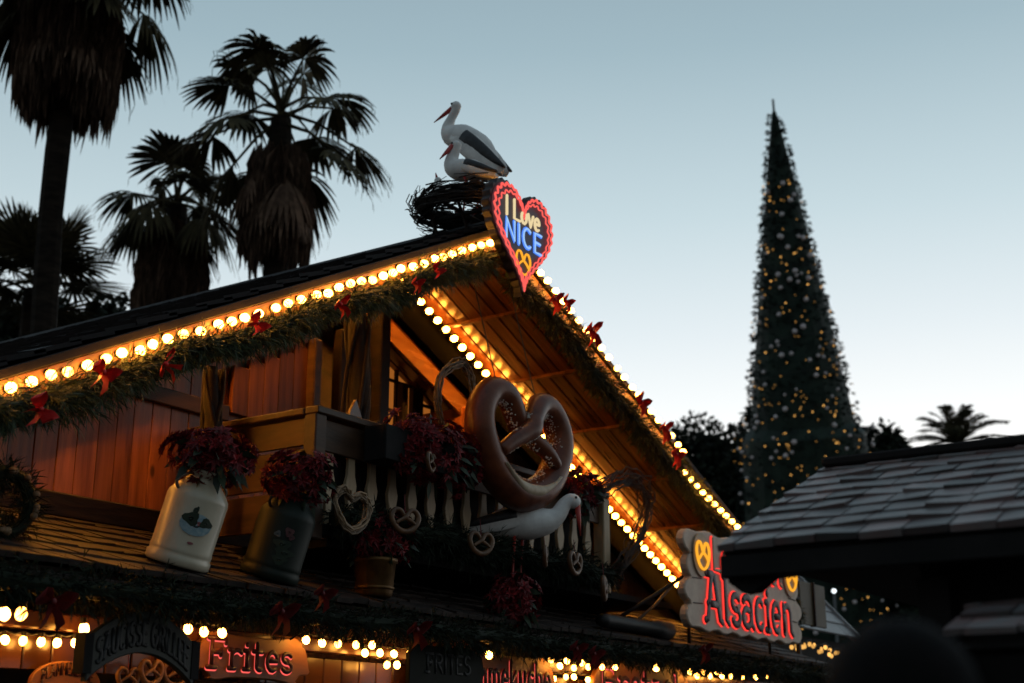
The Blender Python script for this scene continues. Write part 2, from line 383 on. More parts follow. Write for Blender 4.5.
# roof deck + shingles, each slope
SLD_ = {-1: HALF / CL, 1: HR / CR}; SLEN = SLD_[1]
rf = None
for sgn in (-1, 1):
    d = Vector((sgn * CSD[sgn], 0, -SND[sgn])); n = Vector((sgn * SND[sgn], 0, CSD[sgn]))
    mb = MB(); base = Vector((AX, 0, AZ)) + n * .02
    e = base + d * SLD_[sgn]
    tile_rows(mb, Vector((e.x, YG + .0, e.z)), (0, 1, 0), -d, YB - YG, SLD_[sgn], .24, .27, .03, 5 + sgn, 1.3, .02)
    o = mb.build('roof', M['roof'], root)
    if rf is None: rf = o
mb = MB(); mb.add([(AX - .13, YG - .03, AZ + .0), (AX, YG - .03, AZ + .10), (AX + .13, YG - .03, AZ + .0), (AX - .13, YB, AZ), (AX, YB, AZ + .10), (AX + .13, YB, AZ)], [(0, 1, 4, 3), (1, 2, 5, 4), (0, 2, 1), (3, 4, 5), (0, 3, 5, 2)])
mb.build('ridge_cap', M['roof'], root)
# soffit planking running along the slope
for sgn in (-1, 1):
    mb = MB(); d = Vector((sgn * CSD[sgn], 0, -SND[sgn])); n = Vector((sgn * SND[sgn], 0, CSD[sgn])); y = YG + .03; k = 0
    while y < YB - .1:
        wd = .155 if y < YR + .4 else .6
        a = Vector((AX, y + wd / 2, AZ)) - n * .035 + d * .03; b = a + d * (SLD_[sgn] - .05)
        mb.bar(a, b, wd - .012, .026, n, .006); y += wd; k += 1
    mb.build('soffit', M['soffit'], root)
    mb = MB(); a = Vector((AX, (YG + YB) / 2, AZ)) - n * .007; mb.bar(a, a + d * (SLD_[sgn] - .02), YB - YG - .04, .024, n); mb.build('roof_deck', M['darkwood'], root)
    for q in (1.05, 2.05, 3.05, 4.1, 5.1):                           # battens under the soffit
        p = Vector((AX, 0, AZ)) - n * .068 + d * q
        mb = MB(); mb.bar((p.x, YG + .04, p.z), (p.x, YW - .10, p.z), .035, .035, n, .004); mb.build('soffit_batten', M['soffit'], root)
    # fascia board on the gable edge, lit by its bulbs
    mb = MB(); a = Vector((AX, YG - .018, AZ)) - n * .115 + d * (.02); mb.bar(a, a + d * (SLD_[sgn] - .0), .035, .13, n, .004)
    mb.build('barge_board', M['board'], root)
    mb = MB(); a = Vector((AX, YG - .03, AZ)) - n * .018 + d * (.02); mb.bar(a, a + d * (SLD_[sgn] - .0), .07, .055, n, .004); mb.build('verge_board', M['roof'], root)
    # inner barge beam in front of the wall
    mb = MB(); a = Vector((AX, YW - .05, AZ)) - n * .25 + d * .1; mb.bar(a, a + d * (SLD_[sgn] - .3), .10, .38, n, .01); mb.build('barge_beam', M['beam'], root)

mb = MB(); a = Vector((AX, YW + .43, AZ)) - Vector((SNR, 0, CR)) * .165 + Vector((CR, 0, -SNR)) * .15; mb.bar(a, a + Vector((CR, 0, -SNR)) * 3.3, .05, .20, (SNR, 0, CR), .006); mb.build('inner_beam', M['soffitbeam'], root)
# gable wall, vertical planks, with the recess of the loggia left open
RX0, RX1 = 8.62, 11.35
wl, wr_ = MB(), MB(); x = AX - HALF + .15
while x < AX + HR - .3:
    wd = rnd(.15, .21)
    if not (RX0 < x + wd and x < RX1):
        mb = wl if x < RX0 else wr_; zt = rz(x + wd / 2, .12); z0 = 2.95
        mb.box((x + wd / 2, YW + .02 + rnd(-.004, .004), (z0 + zt) / 2), (wd - .004, .035, zt - z0), None, .004)
    x += wd
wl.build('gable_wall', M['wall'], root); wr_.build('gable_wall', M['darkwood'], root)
mb = MB()
for x0, x1 in ((AX - HALF + .15, RX0), (RX1, AX + HR - .25)):
    p = [(x0, .0), (x1, .0), (x1, rz(x1, .14)), (x0, rz(x0, .14))]
    mb.M = face((0, YW + .12, 0), (1, 0, 0), (0, 0, 1), (0, -1, 0)); mb.prism(p, 0, .06)
mb.build('wall_core', M['darkwood'], root)
# raised upper panel beside the loggia
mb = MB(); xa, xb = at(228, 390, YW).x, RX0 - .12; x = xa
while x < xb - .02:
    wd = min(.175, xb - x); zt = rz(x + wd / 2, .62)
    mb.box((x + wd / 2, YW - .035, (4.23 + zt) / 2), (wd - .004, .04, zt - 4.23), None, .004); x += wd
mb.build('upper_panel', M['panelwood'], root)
# trim boards
mb = MB(); mb.bar((6.3, YW - .025, 4.22), (xa - .01, YW - .025, 4.22), .045, .13, (0, 0, 1), .008); mb.build('trim_board', M['rail'], root)
mb = MB(); mb.bar((AX - HALF + .2, YW - .03, 3.265), (AX + HR - .3, YW - .03, 3.265), .05, .17, (0, 0, 1), .01); mb.build('base_board', M['darkwood'], root)
# recess: back wall, side wall, window
mb = MB(); x = RX0 - .1
while x < RX1 + .1:
    zt = rz(x + .1, .12); mb.box((x + .1, YR + .02, (2.9 + zt) / 2), (.19, .03, zt - 2.9), None, .008); x += .2
mb.build('loggia_wall', M['rail'], root)
for xs in (RX0 - .03, RX1 + .03):
    mb = MB(); mb.box((xs, (YW + YR) / 2 + .1, (2.9 + rz(xs, .2)) / 2), (.05, YR - YW - .1, rz(xs, .2) - 2.9)); mb.build('loggia_side', M['wall'], root)
mb = MB(); mb.box(((RX0 + RX1) / 2, (6.42 + YR) / 2, 3.06), (RX1 - RX0 + 2.6, YR - 6.42, .06)); mb.build('balcony_floor', M['black'], root)
def window(x0, x1, z0, z1, y, nx, nz, topf=None):
    fr = MB()
    for xx in (x0, x1): fr.box((xx, y, (z0 + z1) / 2), (.07, .07, z1 - z0 + .07), None, .006)
    for zz in (z0, z1): fr.box(((x0 + x1) / 2, y, zz), (x1 - x0 - .072, .07, .07), None, .006)
    for i in range(1, nx): fr.box((x0 + (x1 - x0) * i / nx, y + .004, (z0 + z1) / 2), (.035, .04, z1 - z0 - .072), None, .004)
    for i in range(1, nz): fr.box(((x0 + x1) / 2, y + .008, z0 + (z1 - z0) * i / nz), (x1 - x0 - .072, .03, .03), None, .004)
    f = fr.build('window', M['darkwood'], root)
    p = MB(); p.box(((x0 + x1) / 2, y + .03, (z0 + z1) / 2), (x1 - x0 - .06, .008, z1 - z0 - .06)); p.build('pane', M['pane'], f)
wy = YR - .05
window(at(379, 390, wy).x, at(413, 390, wy).x, at(396, 442, wy).z, at(396, 352, wy).z, wy, 2, 3)
window(at(419, 410, wy).x, at(446, 410, wy).x, at(432, 455, wy).z, at(432, 385, wy).z, wy, 2, 3)
# posts
def post(x, y, z0, z1, s, m='rail'):
    mb = MB(); mb.box((x, y, (z0 + z1) / 2), (s, s, z1 - z0), None, .012); return mb.build('post', M[m], root)
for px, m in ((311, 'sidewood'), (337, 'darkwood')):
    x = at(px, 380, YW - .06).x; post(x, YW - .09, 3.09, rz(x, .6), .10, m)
x = at(374, 390, YW - .1).x; post(x, YW - .16, 3.09, rz(x, .5), .14, 'darkwood')
x = at(400, 390, YR - .1).x; post(x, YR - .14, 3.09, rz(x, .2), .09, 'darkwood')
# rough trunk posts carved as ornaments
def trunk_post(px, py, y, z0, z1, r):
    x = at(px, py, y).x; mb = MB(); pts = []; rr = []
    n = 14
    for i in range(n + 1):
        t = i / n; pts.append((x + .025 * math.sin(7 * t + px), y + .02 * math.cos(5 * t), z0 + (z1 - z0) * t)); rr.append(r * (1.15 - .3 * t) * rnd(.85, 1.15))
    mb.tube(pts, rr, 9)
    for q in range(5):                                              # vine strands winding round it
        a0 = rnd(0, 6); tw = rnd(-5, 5)
        mb.tube([(x + (r * 1.15) * math.cos(a0 + tw * i / 16), y + (r * 1.15) * math.sin(a0 + tw * i / 16), z0 + (z1 - z0) * i / 16) for i in range(17)], .020, 5)
    return mb.build('carved_post', M['bark'], root, True)
trunk_post(212, 400, 7.22, 3.08, rz(at(212, 400, 7.22).x, .5), .062)
xx = at(356, 390, 7.05).x; trunk_post(356, 390, 7.05, 3.09, rz(xx, .3), .09)
mb = MB(facade(at(353, 410, 6.7).x, 6.7, 3.09)); mb.prism([(-.07, 0), (.07, 0), (.07, 1.05), (0, 1.17), (-.07, 1.05)], 0, .03); mb.build('picket', M['soffit'], root)

# balcony
bal = MB(); BX0, BX1, BY, BZ = 7.15, 11.25, 6.42, 3.985
bal.bar((BX0 - .05, BY, BZ), (BX1 + .05, BY, BZ), .13, .055, (0, 0, 1), .008)
bal.bar((BX0, BY + .068, BZ - .003), (BX0, YW - .07, BZ - .003), .12, .05, (0, 0, 1), .008)
balc = bal.build('balcony', M['rail'], root)
mb = MB(); mb.bar((BX0 + .075, BY + .01, BZ - .16), (BX1 - .05, BY + .01, BZ - .16), .03, .23, (0, 0, 1), .005); mb.build('rail_panel', M['rail'], balc)
mb = MB(); mb.bar((BX0 + .01, BY + .08, BZ - .14), (BX0 + .01, YW - .08, BZ - .14), .03, .20, (0, 0, 1), .005)
mb.bar((BX0 + .01, BY + .08, BZ - .40), (BX0 + .01, YW - .08, BZ - .40), .03, .27, (0, 0, 1), .005)
mb.bar((BX0 + .01, BY + .08, BZ - .70), (BX0 + .01, YW - .08, BZ - .70), .03, .27, (0, 0, 1), .005); mb.build('side_panel', M['sidewood'], balc)
for x in (BX0, BX1):
    mb = MB(); mb.box((x, BY + .003, (3.06 + BZ - .03) / 2), (.12, .12, BZ - .03 - 3.06), None, .01); mb.build('corner_post', M['rail' if x < 8 else 'cream'], balc)
mb = MB(); mb.bar((BX0 + .08, BY + .01, 3.14), (BX1 - .08, BY + .01, 3.14), .07, .09, (0, 0, 1), .01); mb.build('bottom_rail', M['black'], balc)
mb = MB(); mb.bar((BX0 + .08, BY + .11, 3.50), (BX1 - .08, BY + .11, 3.50), .025, .64, (0, 0, 1), .005); mb.build('gap_shade_board', M['black'], balc)  # black board added so the gaps between balusters stay dark
prof = [(.035, 0), (.045, .03), (.030, .10), (.033, .2), (.055, .29), (.060, .33), (.040, .40), (.034, .50), (.038, .53), (.0, .58)]
b0 = None; x = BX0 + .19
while x < BX1 - .1:
    if b0 is None:
        mb = MB(face((0, 0, 0), (1, 0, 0), (0, 0, 1), (0, -1, 0)))
        mb.prism([(a, z) for a, z in prof] + [(-a, z) for a, z in reversed(prof[:-1])], -.015, .015, .004)
        b0 = mb.build('baluster', M['cream']); b0.parent = balc; o = b0
    else: o = b0.copy(); COL.objects.link(o); o.parent = balc
    o.location = Vector((x, BY + .03, 3.185)) - root.location; x += .245
# pent roof below the gable
PX0, PX1, PY0, PZ0, PRISE = 3.2, 16.3, 6.10, 2.615, .565; PS = PRISE / (YW - PY0)
upv = Vector((0, YW - PY0, PRISE)).normalized(); plen = math.hypot(YW - PY0, PRISE)
mb = MB(); tile_rows(mb, (PX0, PY0, PZ0 - .02), (1, 0, 0), upv, PX1 - PX0, plen, .17, .25, .034, 3, 1.2, .014); mb.build('pent_roof', M['shingle'], root)
pn = Vector((0, -upv.z, upv.y))
mb = MB(); c = Vector(((PX0 + PX1) / 2, PY0, PZ0)) + upv * (plen / 2 + .02) - pn * .045; mb.bar(c - Vector(((PX1 - PX0) / 2, 0, 0)), c + Vector(((PX1 - PX0) / 2, 0, 0)), plen - .02, .03, pn); mb.build('pent_deck', M['darkwood'], root)
mb = MB(); mb.bar((PX0, PY0 - .0, PZ0 - .115), (PX1, PY0 - .0, PZ0 - .115), .035, .12, (0, 0, 1), .005); mb.build('eave_fascia', M['darkwood'], root)
# lower front under the pent roof
mb = MB(); mb.bar((PX0 + .2, 6.62, 2.36), (PX1 - .2, 6.62, 2.36), .08, .10, (0, 0, 1), .01); mb.build('eave_beam', M['soffit'], root)
mb = MB(); x = PX0 + .3
while x < PX1 - .4: mb.box((x, 8.05, 1.65), (.19, .03, 2.55), None, .006); x += .2
mb.build('stall_back_wall', M['wall'], root)
mb = MB(); x = PX0 + .3
while x < PX1 - .4: mb.box((x + .1, 6.75, 2.19), (.19, .03, .20), None, .006); x += .2
mb.build('valance_board', M['soffit'], root)
mb = MB(); mb.bar((PX0 + .3, 6.9, 1.0), (PX1 - .4, 6.9, 1.0), .55, .06, (0, 0, 1), .01); mb.build('counter', M['rail'], root)
mb = MB(); mb.box(((PX0 + PX1) / 2, 6.95, .48), (PX1 - PX0 - .7, .06, .94)); mb.build('counter_front', M['wall'], root)
for x in (PX0 + .35, 6.9, 9.6, 12.4, PX1 - .45): post(x, 6.70, 0, 2.30, .12)
mb = MB(); mb.box((AX + .5, YB - .15, 1.75), (HALF + HR - .5, .08, 3.4)); mb.build('rear_wall', M['darkwood'], root)
for sgn in (-1, 1):
    mb = MB(); mb.box((AX + (HR - .35 if sgn > 0 else -HALF + .25), (YW + YB) / 2, 1.68), (.08, YB - YW - .4, 3.3)); mb.build('side_wall', M['darkwood'], root)

# ------------------------------------------------------------------ light strings
bulb_src = {}
def bulb_mesh(kind, r, cup=False):
    key = (kind, r, cup)
    if key not in bulb_src:
        mb = MB(); mb.lathe([(.001, -1.15 * r), (.55 * r, -.95 * r), (.92 * r, -.45 * r), (r, .05 * r), (.86 * r, .6 * r), (.55 * r, 1.05 * r), (.40 * r, 1.35 * r)], n=9)
        b = mb.build('bulb', M[kind], None, True)
        mb = MB(); mb.lathe([(.46 * r, 1.30 * r), (.52 * r, 1.4 * r), (.52 * r, 2.1 * r), (.3 * r, 2.3 * r)], n=8); 
        if cup: mb = MB(); mb.lathe([(1.02 * r, .62 * r), (1.0 * r, .9 * r), (.7 * r, 1.4 * r), (.5 * r, 1.7 * r), (.5 * r, 2.3 * r), (.01, 2.3 * r)], n=10, cap=False)
        else: mb = MB(); mb.lathe([(.50 * r, .9 * r), (.66 * r, 1.1 * r), (.66 * r, 2.1 * r), (.3 * r, 2.3 * r)], n=8)
        s = mb.build('socket', M['cable'], b)
        bulb_src[key] = b
        b['unused'] = 1
    return bulb_src[key]
def light_string(label, pts, axis, r=.037, kind='bulb', group=None, sag=.02, name='light_string', cup=False):
    pts = [Vector(p) for p in pts]
    t = thing(name, label, 'lights', pts[0], group)
    src = bulb_mesh(kind, r, cup); q = Vector((0, 0, -1)).rotation_difference(Vector(axis).normalized())
    ax = Vector(axis).normalized()
    for p in pts:
        if src.get('unused'): b = src; del b['unused']
        else: b = dup(src)
        b.parent = t; b.location = p - t.location
        jr = Euler((rnd(-.28, .28), rnd(-.28, .28), 0)).to_quaternion()
        b.rotation_mode = 'QUATERNION'; b.rotation_quaternion = jr @ q
    cp = []
    for i, p in enumerate(pts):
        cp.append(p - ax * 2.2 * r)
        if i < len(pts) - 1: cp.append((p + pts[i + 1]) / 2 - ax * 2.2 * r + Vector((0, 0, -sag)))
    if len(cp) > 1: MB().tube(cp, .006, 5).build('cable', M['cable'], t, True)
    return t
nL = Vector((-SNL, 0, CL)); nR = Vector((SNR, 0, CR))
pts = []; d = .16
while d < SLD_[-1]:
    p = Vector((AX - d * CL, YG - .085, AZ - d * SNL)) - nL * .105; pts.append(p + Vector((rnd(-.015, .015), 0, rnd(-.012, .012)))); d += .146 * rnd(.86, 1.14)
light_string('string of warm bulbs along the left slope of the chalet gable edge', pts, (0, -1, -.25), .031)
pts = []; d = .16
while d < 3.75:
    p = Vector((AX + d * CR, YG - .11, AZ - d * SNR)) - nR * .035; pts.append(p + Vector((rnd(-.012, .012), 0, rnd(-.01, .01)))); d += .155 * rnd(.88, 1.12)
d = 3.78
while d < SLEN - .3:
    p = Vector((AX + d * CR, YG - .10, AZ - d * SNR)) - nR * (.23 - .10 * max(0, d - 4)); pts.append(p); d += .15
light_string('string of warm bulbs down the right slope of the chalet gable edge', pts, (0, -1, -.25), .030)
for sgn, nn, lab in ((1, nR, 'double glowing bulb row under the right overhang planks behind the pretzel'), (-1, nL, 'bulb row tucked under the left overhang planks above the balcony')):
    pts = []; d = .10
    while d < SLD_[sgn] - .3:
        p = Vector((AX + sgn * d * CSD[sgn], YW - .165, AZ - d * SND[sgn])) - nn * .15; pts.append(p); d += .150 if sgn > 0 else .16
    light_string(lab, pts, (0, -1, -.1), .034 if sgn > 0 else .042, 'bulbwarm', cup=True)
pts = []; d = .30
while d < 3.2:
    pts.append(Vector((AX + d * CR, YW + .11, AZ - d * SNR)) - nR * .15); d += .17
light_string('bulb row hidden behind the dark inner beam lighting the loggia', pts, (0, 1, -.1), .036, 'bulbwarm')

# ------------------------------------------------------------------ garlands
def garland(label, path, rad, per_m, mat, droopv, L=.13, name='fir_garland', seed=4, w=.0055):
    rg = random.Random(seed); path = [Vector(p) for p in path]
    t = thing(name, label, 'garland', path[0])
    core = MB(); core.tube(path, rad * .45, 7); core.build('stem', M['needledark'], t)
    mb = MB()
    for a, b in zip(path, path[1:]):
        seg = b - a; d = seg.normalized(); n = int(seg.length * per_m)
        s1 = d.cross(Vector((0, 1, 0))).normalized(); s2 = d.cross(s1)
        for i in range(n // 7):
            p = a + seg * rg.random(); th = rg.uniform(0, 6.283)
            out = s1 * math.cos(th) + s2 * math.sin(th)
            cl = .62 + .38 * math.sin(p.x * 5.1 + 2.2 * math.sin(p.x * 1.7)) * rg.uniform(.4, 1) + (.55 if rg.random() < .07 else 0)
            q = p + out * rad * rg.uniform(.15, .85) * cl
            spr = (out * rg.uniform(.5, 1) + d * rg.uniform(-1.2, 1.2) + Vector(droopv) * rg.uniform(.2, 1)).normalized()
            for k in range(7):
                dd = spr + Vector((rg.uniform(-.5, .5), rg.uniform(-.5, .5), rg.uniform(-.5, .5)))
                mb.blade(q + spr * rg.uniform(0, .09), dd, L * rg.uniform(.5, 1.35), w, rg.uniform(0, .3))
    mb.build('needles', M[mat], t)
    return t
GL = [Vector((AX - d * CL, YG - .10 + .02 * math.sin(d * 3), AZ - d * SNL)) - nL * (.215 + .03 * math.sin(d * 4.1)) for d in [.32 + i * .25 for i in range(0, 27)] if d < SLD_[-1] + .2]
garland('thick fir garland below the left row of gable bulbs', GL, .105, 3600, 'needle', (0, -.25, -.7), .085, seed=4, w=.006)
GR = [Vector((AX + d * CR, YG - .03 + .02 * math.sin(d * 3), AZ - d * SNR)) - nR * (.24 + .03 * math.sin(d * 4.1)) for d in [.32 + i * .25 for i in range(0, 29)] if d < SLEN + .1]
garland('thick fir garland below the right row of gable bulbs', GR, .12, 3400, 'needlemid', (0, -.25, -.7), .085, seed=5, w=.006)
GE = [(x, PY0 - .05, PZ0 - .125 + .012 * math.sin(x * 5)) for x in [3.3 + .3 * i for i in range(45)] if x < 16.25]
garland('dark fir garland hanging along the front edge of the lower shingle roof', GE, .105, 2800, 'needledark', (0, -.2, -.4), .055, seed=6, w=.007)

garland('dark fir garland along the foot of the balcony balusters', [(7.25 + .3 * i, 6.29, 3.22 + .02 * math.sin(i * 1.9)) for i in range(14)], .15, 2600, 'needledark', (0, -.4, -.6), .08, seed=9, w=.007)

# ------------------------------------------------------------------ bows
def bow(label, p, s=.2, rot=0.0, mat='ribbon', group=None):
    t = thing('ribbon_bow', label, 'bow', p, group)
    M0 = Matrix.Translation(Vector(p)) @ face((0, 0, 0), (1, 0, 0), (0, 0, 1), (0, -1, 0)) @ Matrix.Rotation(rot, 4, 'Z')
    def strip(ctrl, wid):
        mb = MB(M0); n = 12; vs = []; fs = []
        for i in range(n + 1):
            u = i / n * (len(ctrl) - 1); k = min(int(u), len(ctrl) - 2); f = u - k
            a = Vector(ctrl[k]).lerp(Vector(ctrl[k + 1]), f * f * (3 - 2 * f))
            wv = wid * (.35 + .65 * math.sin(math.pi * min(1, .12 + i / n))) if len(ctrl) > 3 else wid * (.4 + .6 * i / n)
            vs += [a + Vector((0, 0, wv / 2)) + Vector((0, wv * .35, 0)), a - Vector((0, 0, wv / 2)) - Vector((0, wv * .35, 0))]
        for i in range(n): fs.append((2 * i, 2 * i + 1, 2 * i + 3, 2 * i + 2))
        mb.add(vs, fs); return mb
    for q in (-1, 1):
        j = rnd(.85, 1.15)
        strip([(0, 0, .02), (q * .35 * s, .25 * s * j, .05), (q * .78 * s, .20 * s * j, .07), (q * .72 * s, -.08 * s, .06), (q * .3 * s, -.05 * s, .04), (0, 0, .03)], s * .6).build('loop', M[mat], t, True)
        strip([(0, 0, .02), (q * .22 * s, -.5 * s, .06), (q * rnd(.3, .6) * s, -rnd(.85, 1.2) * s, .05)], s * .5).build('tail', M[mat], t, True)
    mb = MB(M0); mb.ball((0, 0, .045), (.13 * s, .15 * s, .12 * s), 8, 5); mb.build('knot', M[mat], t, True)
    return t
ordn = ['lowest', 'second from the lower end', 'third from the lower end', 'fourth from the lower end', 'fifth from the lower end', 'sixth from the lower end', 'topmost']
for i, (px, py, s, ro) in enumerate([(36, 410, .18, -.9), (99, 373, .18, -.3), (161, 365, .20, 1.1), (253, 324, .16, -.6), (336, 305, .17, .6), (412, 284, .14, .1), (433, 270, .13, -.5)]):
    bow('red ribbon bow on the left gable garland, ' + ordn[i], at(px, py, YG - .22), s * .58, ro, 'ribbon', 'red bows on the left gable garland')
ordr = ['topmost under the heart', 'second from the top', 'third from the top', 'fourth from the top', 'fifth from the top', 'lowest beside the log sign']
for i, (px, py, s, ro) in enumerate([(551, 300, .15, .3), (563, 302, .12, -.2), (588, 330, .20, .3), (638, 402, .17, -.3), (661, 428, .17, .2), (673, 455, .16, -.2)]):
    bow('red ribbon bow on the right gable garland, ' + ordr[i], at(px, py, YG - .25), s * .75, ro, 'ribbon', 'red bows on the right gable garland')
orde = ['leftmost above the pair of large bulbs', 'above the Frites plaque', 'right of the Frites plaque', 'above the eave bulbs between the two plaques', 'at the end of the orange Flammekuche plaque', 'right of the Flammekuche plaque', 'under the log sign']
for i, (px, py, s) in enumerate([(48, 608, .16), (277, 618, .16), (318, 600, .13), (412, 636, .16), (572, 655, .15), (590, 660, .14), (700, 655, .15)]):
    bow('dark red bow on the eave garland, ' + orde[i], at(px, py - 6, PY0 - .22), s * .8, rnd(-.3, .3), 'ribbondark', 'dark bows on the eave garland')

# ------------------------------------------------------------------ stroke lettering
def arc(cx, cy, rx, ry, a0, a1, n=10): return [(cx + rx * math.cos(R(a0 + (a1 - a0) * i / n)), cy + ry * math.sin(R(a0 + (a1 - a0) * i / n))) for i in range(n + 1)]
GLY = {
 'A': (.66, [[(.04, 0), (.12, .02), (.30, 1), (.38, 1), (.56, .02), (.64, 0)], [(.14, .36), (.52, .36)], [(.10, 1), (.34, 1)]]),
 'B': (.58, [[(.08, 0), (.08, 1)], [(.08, 1)] + arc(.3, .77, .2, .23, 90, -90) + [(.08, .54)], [(.08, .54)] + arc(.3, .27, .23, .27, 90, -90) + [(.08, 0)]]),
 'C': (.58, [arc(.31, .5, .24, .5, 50, 310)]),
 'E': (.52, [[(.46, 1), (.08, 1), (.08, 0), (.46, 0)], [(.08, .52), (.38, .52)]]),
 'F': (.56, [[(.12, 0), (.12, 1)], [(.02, 1), (.52, 1), (.52, .84)], [(.12, .52), (.38, .52)], [(.38, .62), (.38, .42)], [(.0, 0), (.24, 0)]]),
 'G': (.62, [arc(.31, .5, .25, .5, 50, 330) + [(.55, .48), (.36, .48)]]),
 'I': (.22, [[(.11, 0), (.11, 1)]]),
 'K': (.56, [[(.08, 0), (.08, 1)], [(.5, 1), (.1, .48), (.52, 0)]]),
 'L': (.5, [[(.09, 1), (.09, 0), (.46, 0)]]),
 'M': (.7, [[(.08, 0), (.08, 1), (.35, .35), (.62, 1), (.62, 0)]]),
 'N': (.6, [[(.08, 0), (.08, 1), (.52, 0), (.52, 1)]]),
 'H': (.58, [[(.08, 0), (.08, 1)], [(.5, 0), (.5, 1)], [(.08, .5), (.5, .5)]]),
 'R': (.58, [[(.08, 0), (.08, 1)], [(.08, 1)] + arc(.28, .76, .22, .24, 90, -90) + [(.08, .52)], [(.26, .52), (.52, 0)]]),
 'S': (.54, [arc(.27, .75, .2, .25, 40, 270) + arc(.27, .25, .2, .25, 90, -140)]),
 'T': (.54, [[(.27, 0), (.27, 1)], [(.03, 1), (.51, 1)]]),
 'U': (.58, [[(.08, 1), (.08, .28)] + arc(.29, .26, .21, .26, 180, 360) + [(.5, 1)]]),
 'a': (.48, [arc(.22, .46, .17, .20, 150, 0) + [(.39, .05), (.46, 0)], arc(.21, .2, .16, .2, 60, 380)]),
 'b': (.46, [[(.09, 1), (.09, .0)], arc(.24, .32, .16, .32, 0, 360)]),
 'c': (.42, [arc(.23, .33, .16, .33, 50, 310)]),
 'e': (.44, [[(.07, .34), (.38, .36)] + arc(.22, .33, .16, .33, 10, 310)]),
 'h': (.46, [[(.09, 0), (.09, 1)], arc(.23, .42, .15, .24, 170, 0) + [(.38, 0)], [(.02, 0), (.16, 0)]]),
 'i': (.24, [[(.12, 0), (.12, .64)], [(.12, .84), (.121, .87)], [(.04, .64), (.12, .64)], [(.03, 0), (.21, 0)]]),
 'k': (.46, [[(.09, 0), (.09, 1)], [(.38, .64), (.1, .30), (.42, 0)], [(.02, 0), (.16, 0)]]),
 'l': (.26, [[(.05, 1), (.11, 1), (.11, .06), (.2, 0)]]),
 'm': (.68, [[(.09, 0), (.09, .64)], arc(.21, .44, .12, .2, 170, 0) + [(.33, 0)], arc(.46, .44, .13, .2, 170, 0) + [(.59, 0)]]),
 'n': (.48, [[(.09, 0), (.09, .66)], arc(.24, .42, .15, .24, 170, 0) + [(.39, .06), (.46, 0)]]),
 'o': (.46, [arc(.23, .32, .17, .32, 0, 360)]),
 'r': (.38, [[(.10, 0), (.10, .64)], arc(.26, .40, .16, .24, 170, 40), [(.02, 0), (.2, 0)], [(.02, .64), (.10, .64)]]),
 's': (.40, [arc(.2, .49, .14, .16, 30, 270) + arc(.2, .17, .15, .17, 90, -150)]),
 't': (.36, [[(.14, .92), (.14, .12)] + arc(.24, .12, .1, .12, 180, 290), [(.02, .64), (.3, .64)]]),
 'u': (.48, [[(.09, .64), (.09, .22)] + arc(.23, .22, .14, .22, 180, 360) + [(.37, .64)], [(.37, .64), (.37, .04), (.45, 0)]]),
 'v': (.42, [[(.04, .64), (.21, 0), (.38, .64)]]),
 'z': (.42, [[(.06, .64), (.37, .64), (.06, 0), (.38, 0)]]),
 ' ': (.26, []),
}
GLY['é'] = (.44, GLY['e'][1] + [[(.16, .76), (.28, .9)]]); GLY['É'] = (.52, GLY['E'][1] + [[(.2, 1.1), (.32, 1.24)]])
GLY['ü'] = (.48, GLY['u'][1] + [[(.15, .84), (.151, .86)], [(.31, .84), (.311, .86)]])
def strokes(text, x0, y0, H, sx=1.0, track=.02, fit=None):
    W = sum(GLY[c][0] + track for c in text) - track
    if fit: sx = fit / (W * H)
    out = []; x = 0
    for c in text:
        for st in GLY[c][1]: out.append([(x0 + (x + a) * H * sx, y0 + b * H) for a, b in st])
        x += GLY[c][0] + track
    return out, W * H * sx
def letter_mesh(Mx, sts, r, z, depth, warp=None):
    mb = MB(Mx)
    for k, st in enumerate(sts):
        if warp: st = [warp(*p) for p in st]
        mb.tube([(a, b, z + .0004 * (k % 5)) for a, b in st], [(r, depth)] * len(st), 8, True, (0, 0, 1))
        for p in (st[0], st[-1]): mb.ball((p[0], p[1], z + .0004 * (k % 5)), (r, r, depth), 8, 4)
    return mb

# ------------------------------------------------------------------ heart sign
hp = at(521, 240, 6.10); hx0 = at(490, 238, 6.10).x; hx1 = at(553, 238, 6.10).x
HW = (hx1 - hx0) / 2; 
def heart(t):                                 # unit heart, width 2
    x = 16 * math.sin(t) ** 3; y = 13 * math.cos(t) - 5 * math.cos(2 * t) - 2 * math.cos(3 * t) - math.cos(4 * t); return x / 16, (y + 2.5) / 16
HS = HW * 1.0; HVS = .55
hs = thing('heart_sign', 'heart shaped illuminated sign on the gable peak with scalloped red neon border', 'sign', hp)
HM = facade(hp.x, 6.12, at(522, 296, 6.10).z + .906 * .55)
base = [heart(2 * math.pi * i / 240) for i in range(240)]
def hscale(k, wob=0, nw=44):
    out = []
    for i, (x, y) in enumerate(base):
        q = k * (1 + wob * math.cos(i / 240 * 2 * math.pi * nw)); out.append((x * q * HS, y * q * HVS))
    return out
HM_ = HM
mb = MB(HM); mb.prism(list(reversed(hscale(1.0, .022))), -.05, .03, .008); mb.build('backing', M['heartedge'], hs)
mb = MB(HM); mb.prism(list(reversed(hscale(.945))), .026, .036); mb.build('sign_face', M['heartface'], hs)
mb = MB(HM); mb.tube([(x, y, .055) for x, y in hscale(.90, .032)], .0095, 6, closed=True); mb.build('neon_tube', M['redpink'], hs, True)
mb = MB(HM); mb.tube([(x, y, .055) for x, y in hscale(.79, .03, 40)], .007, 6, closed=True); mb.build('neon_tube', M['redpink'], hs, True)
st, W = strokes('I Love', -.29, .165, .175, fit=.56); letter_mesh(HM, st, .013, .048, .012).build('lettering', M['paleneon'], hs, True)
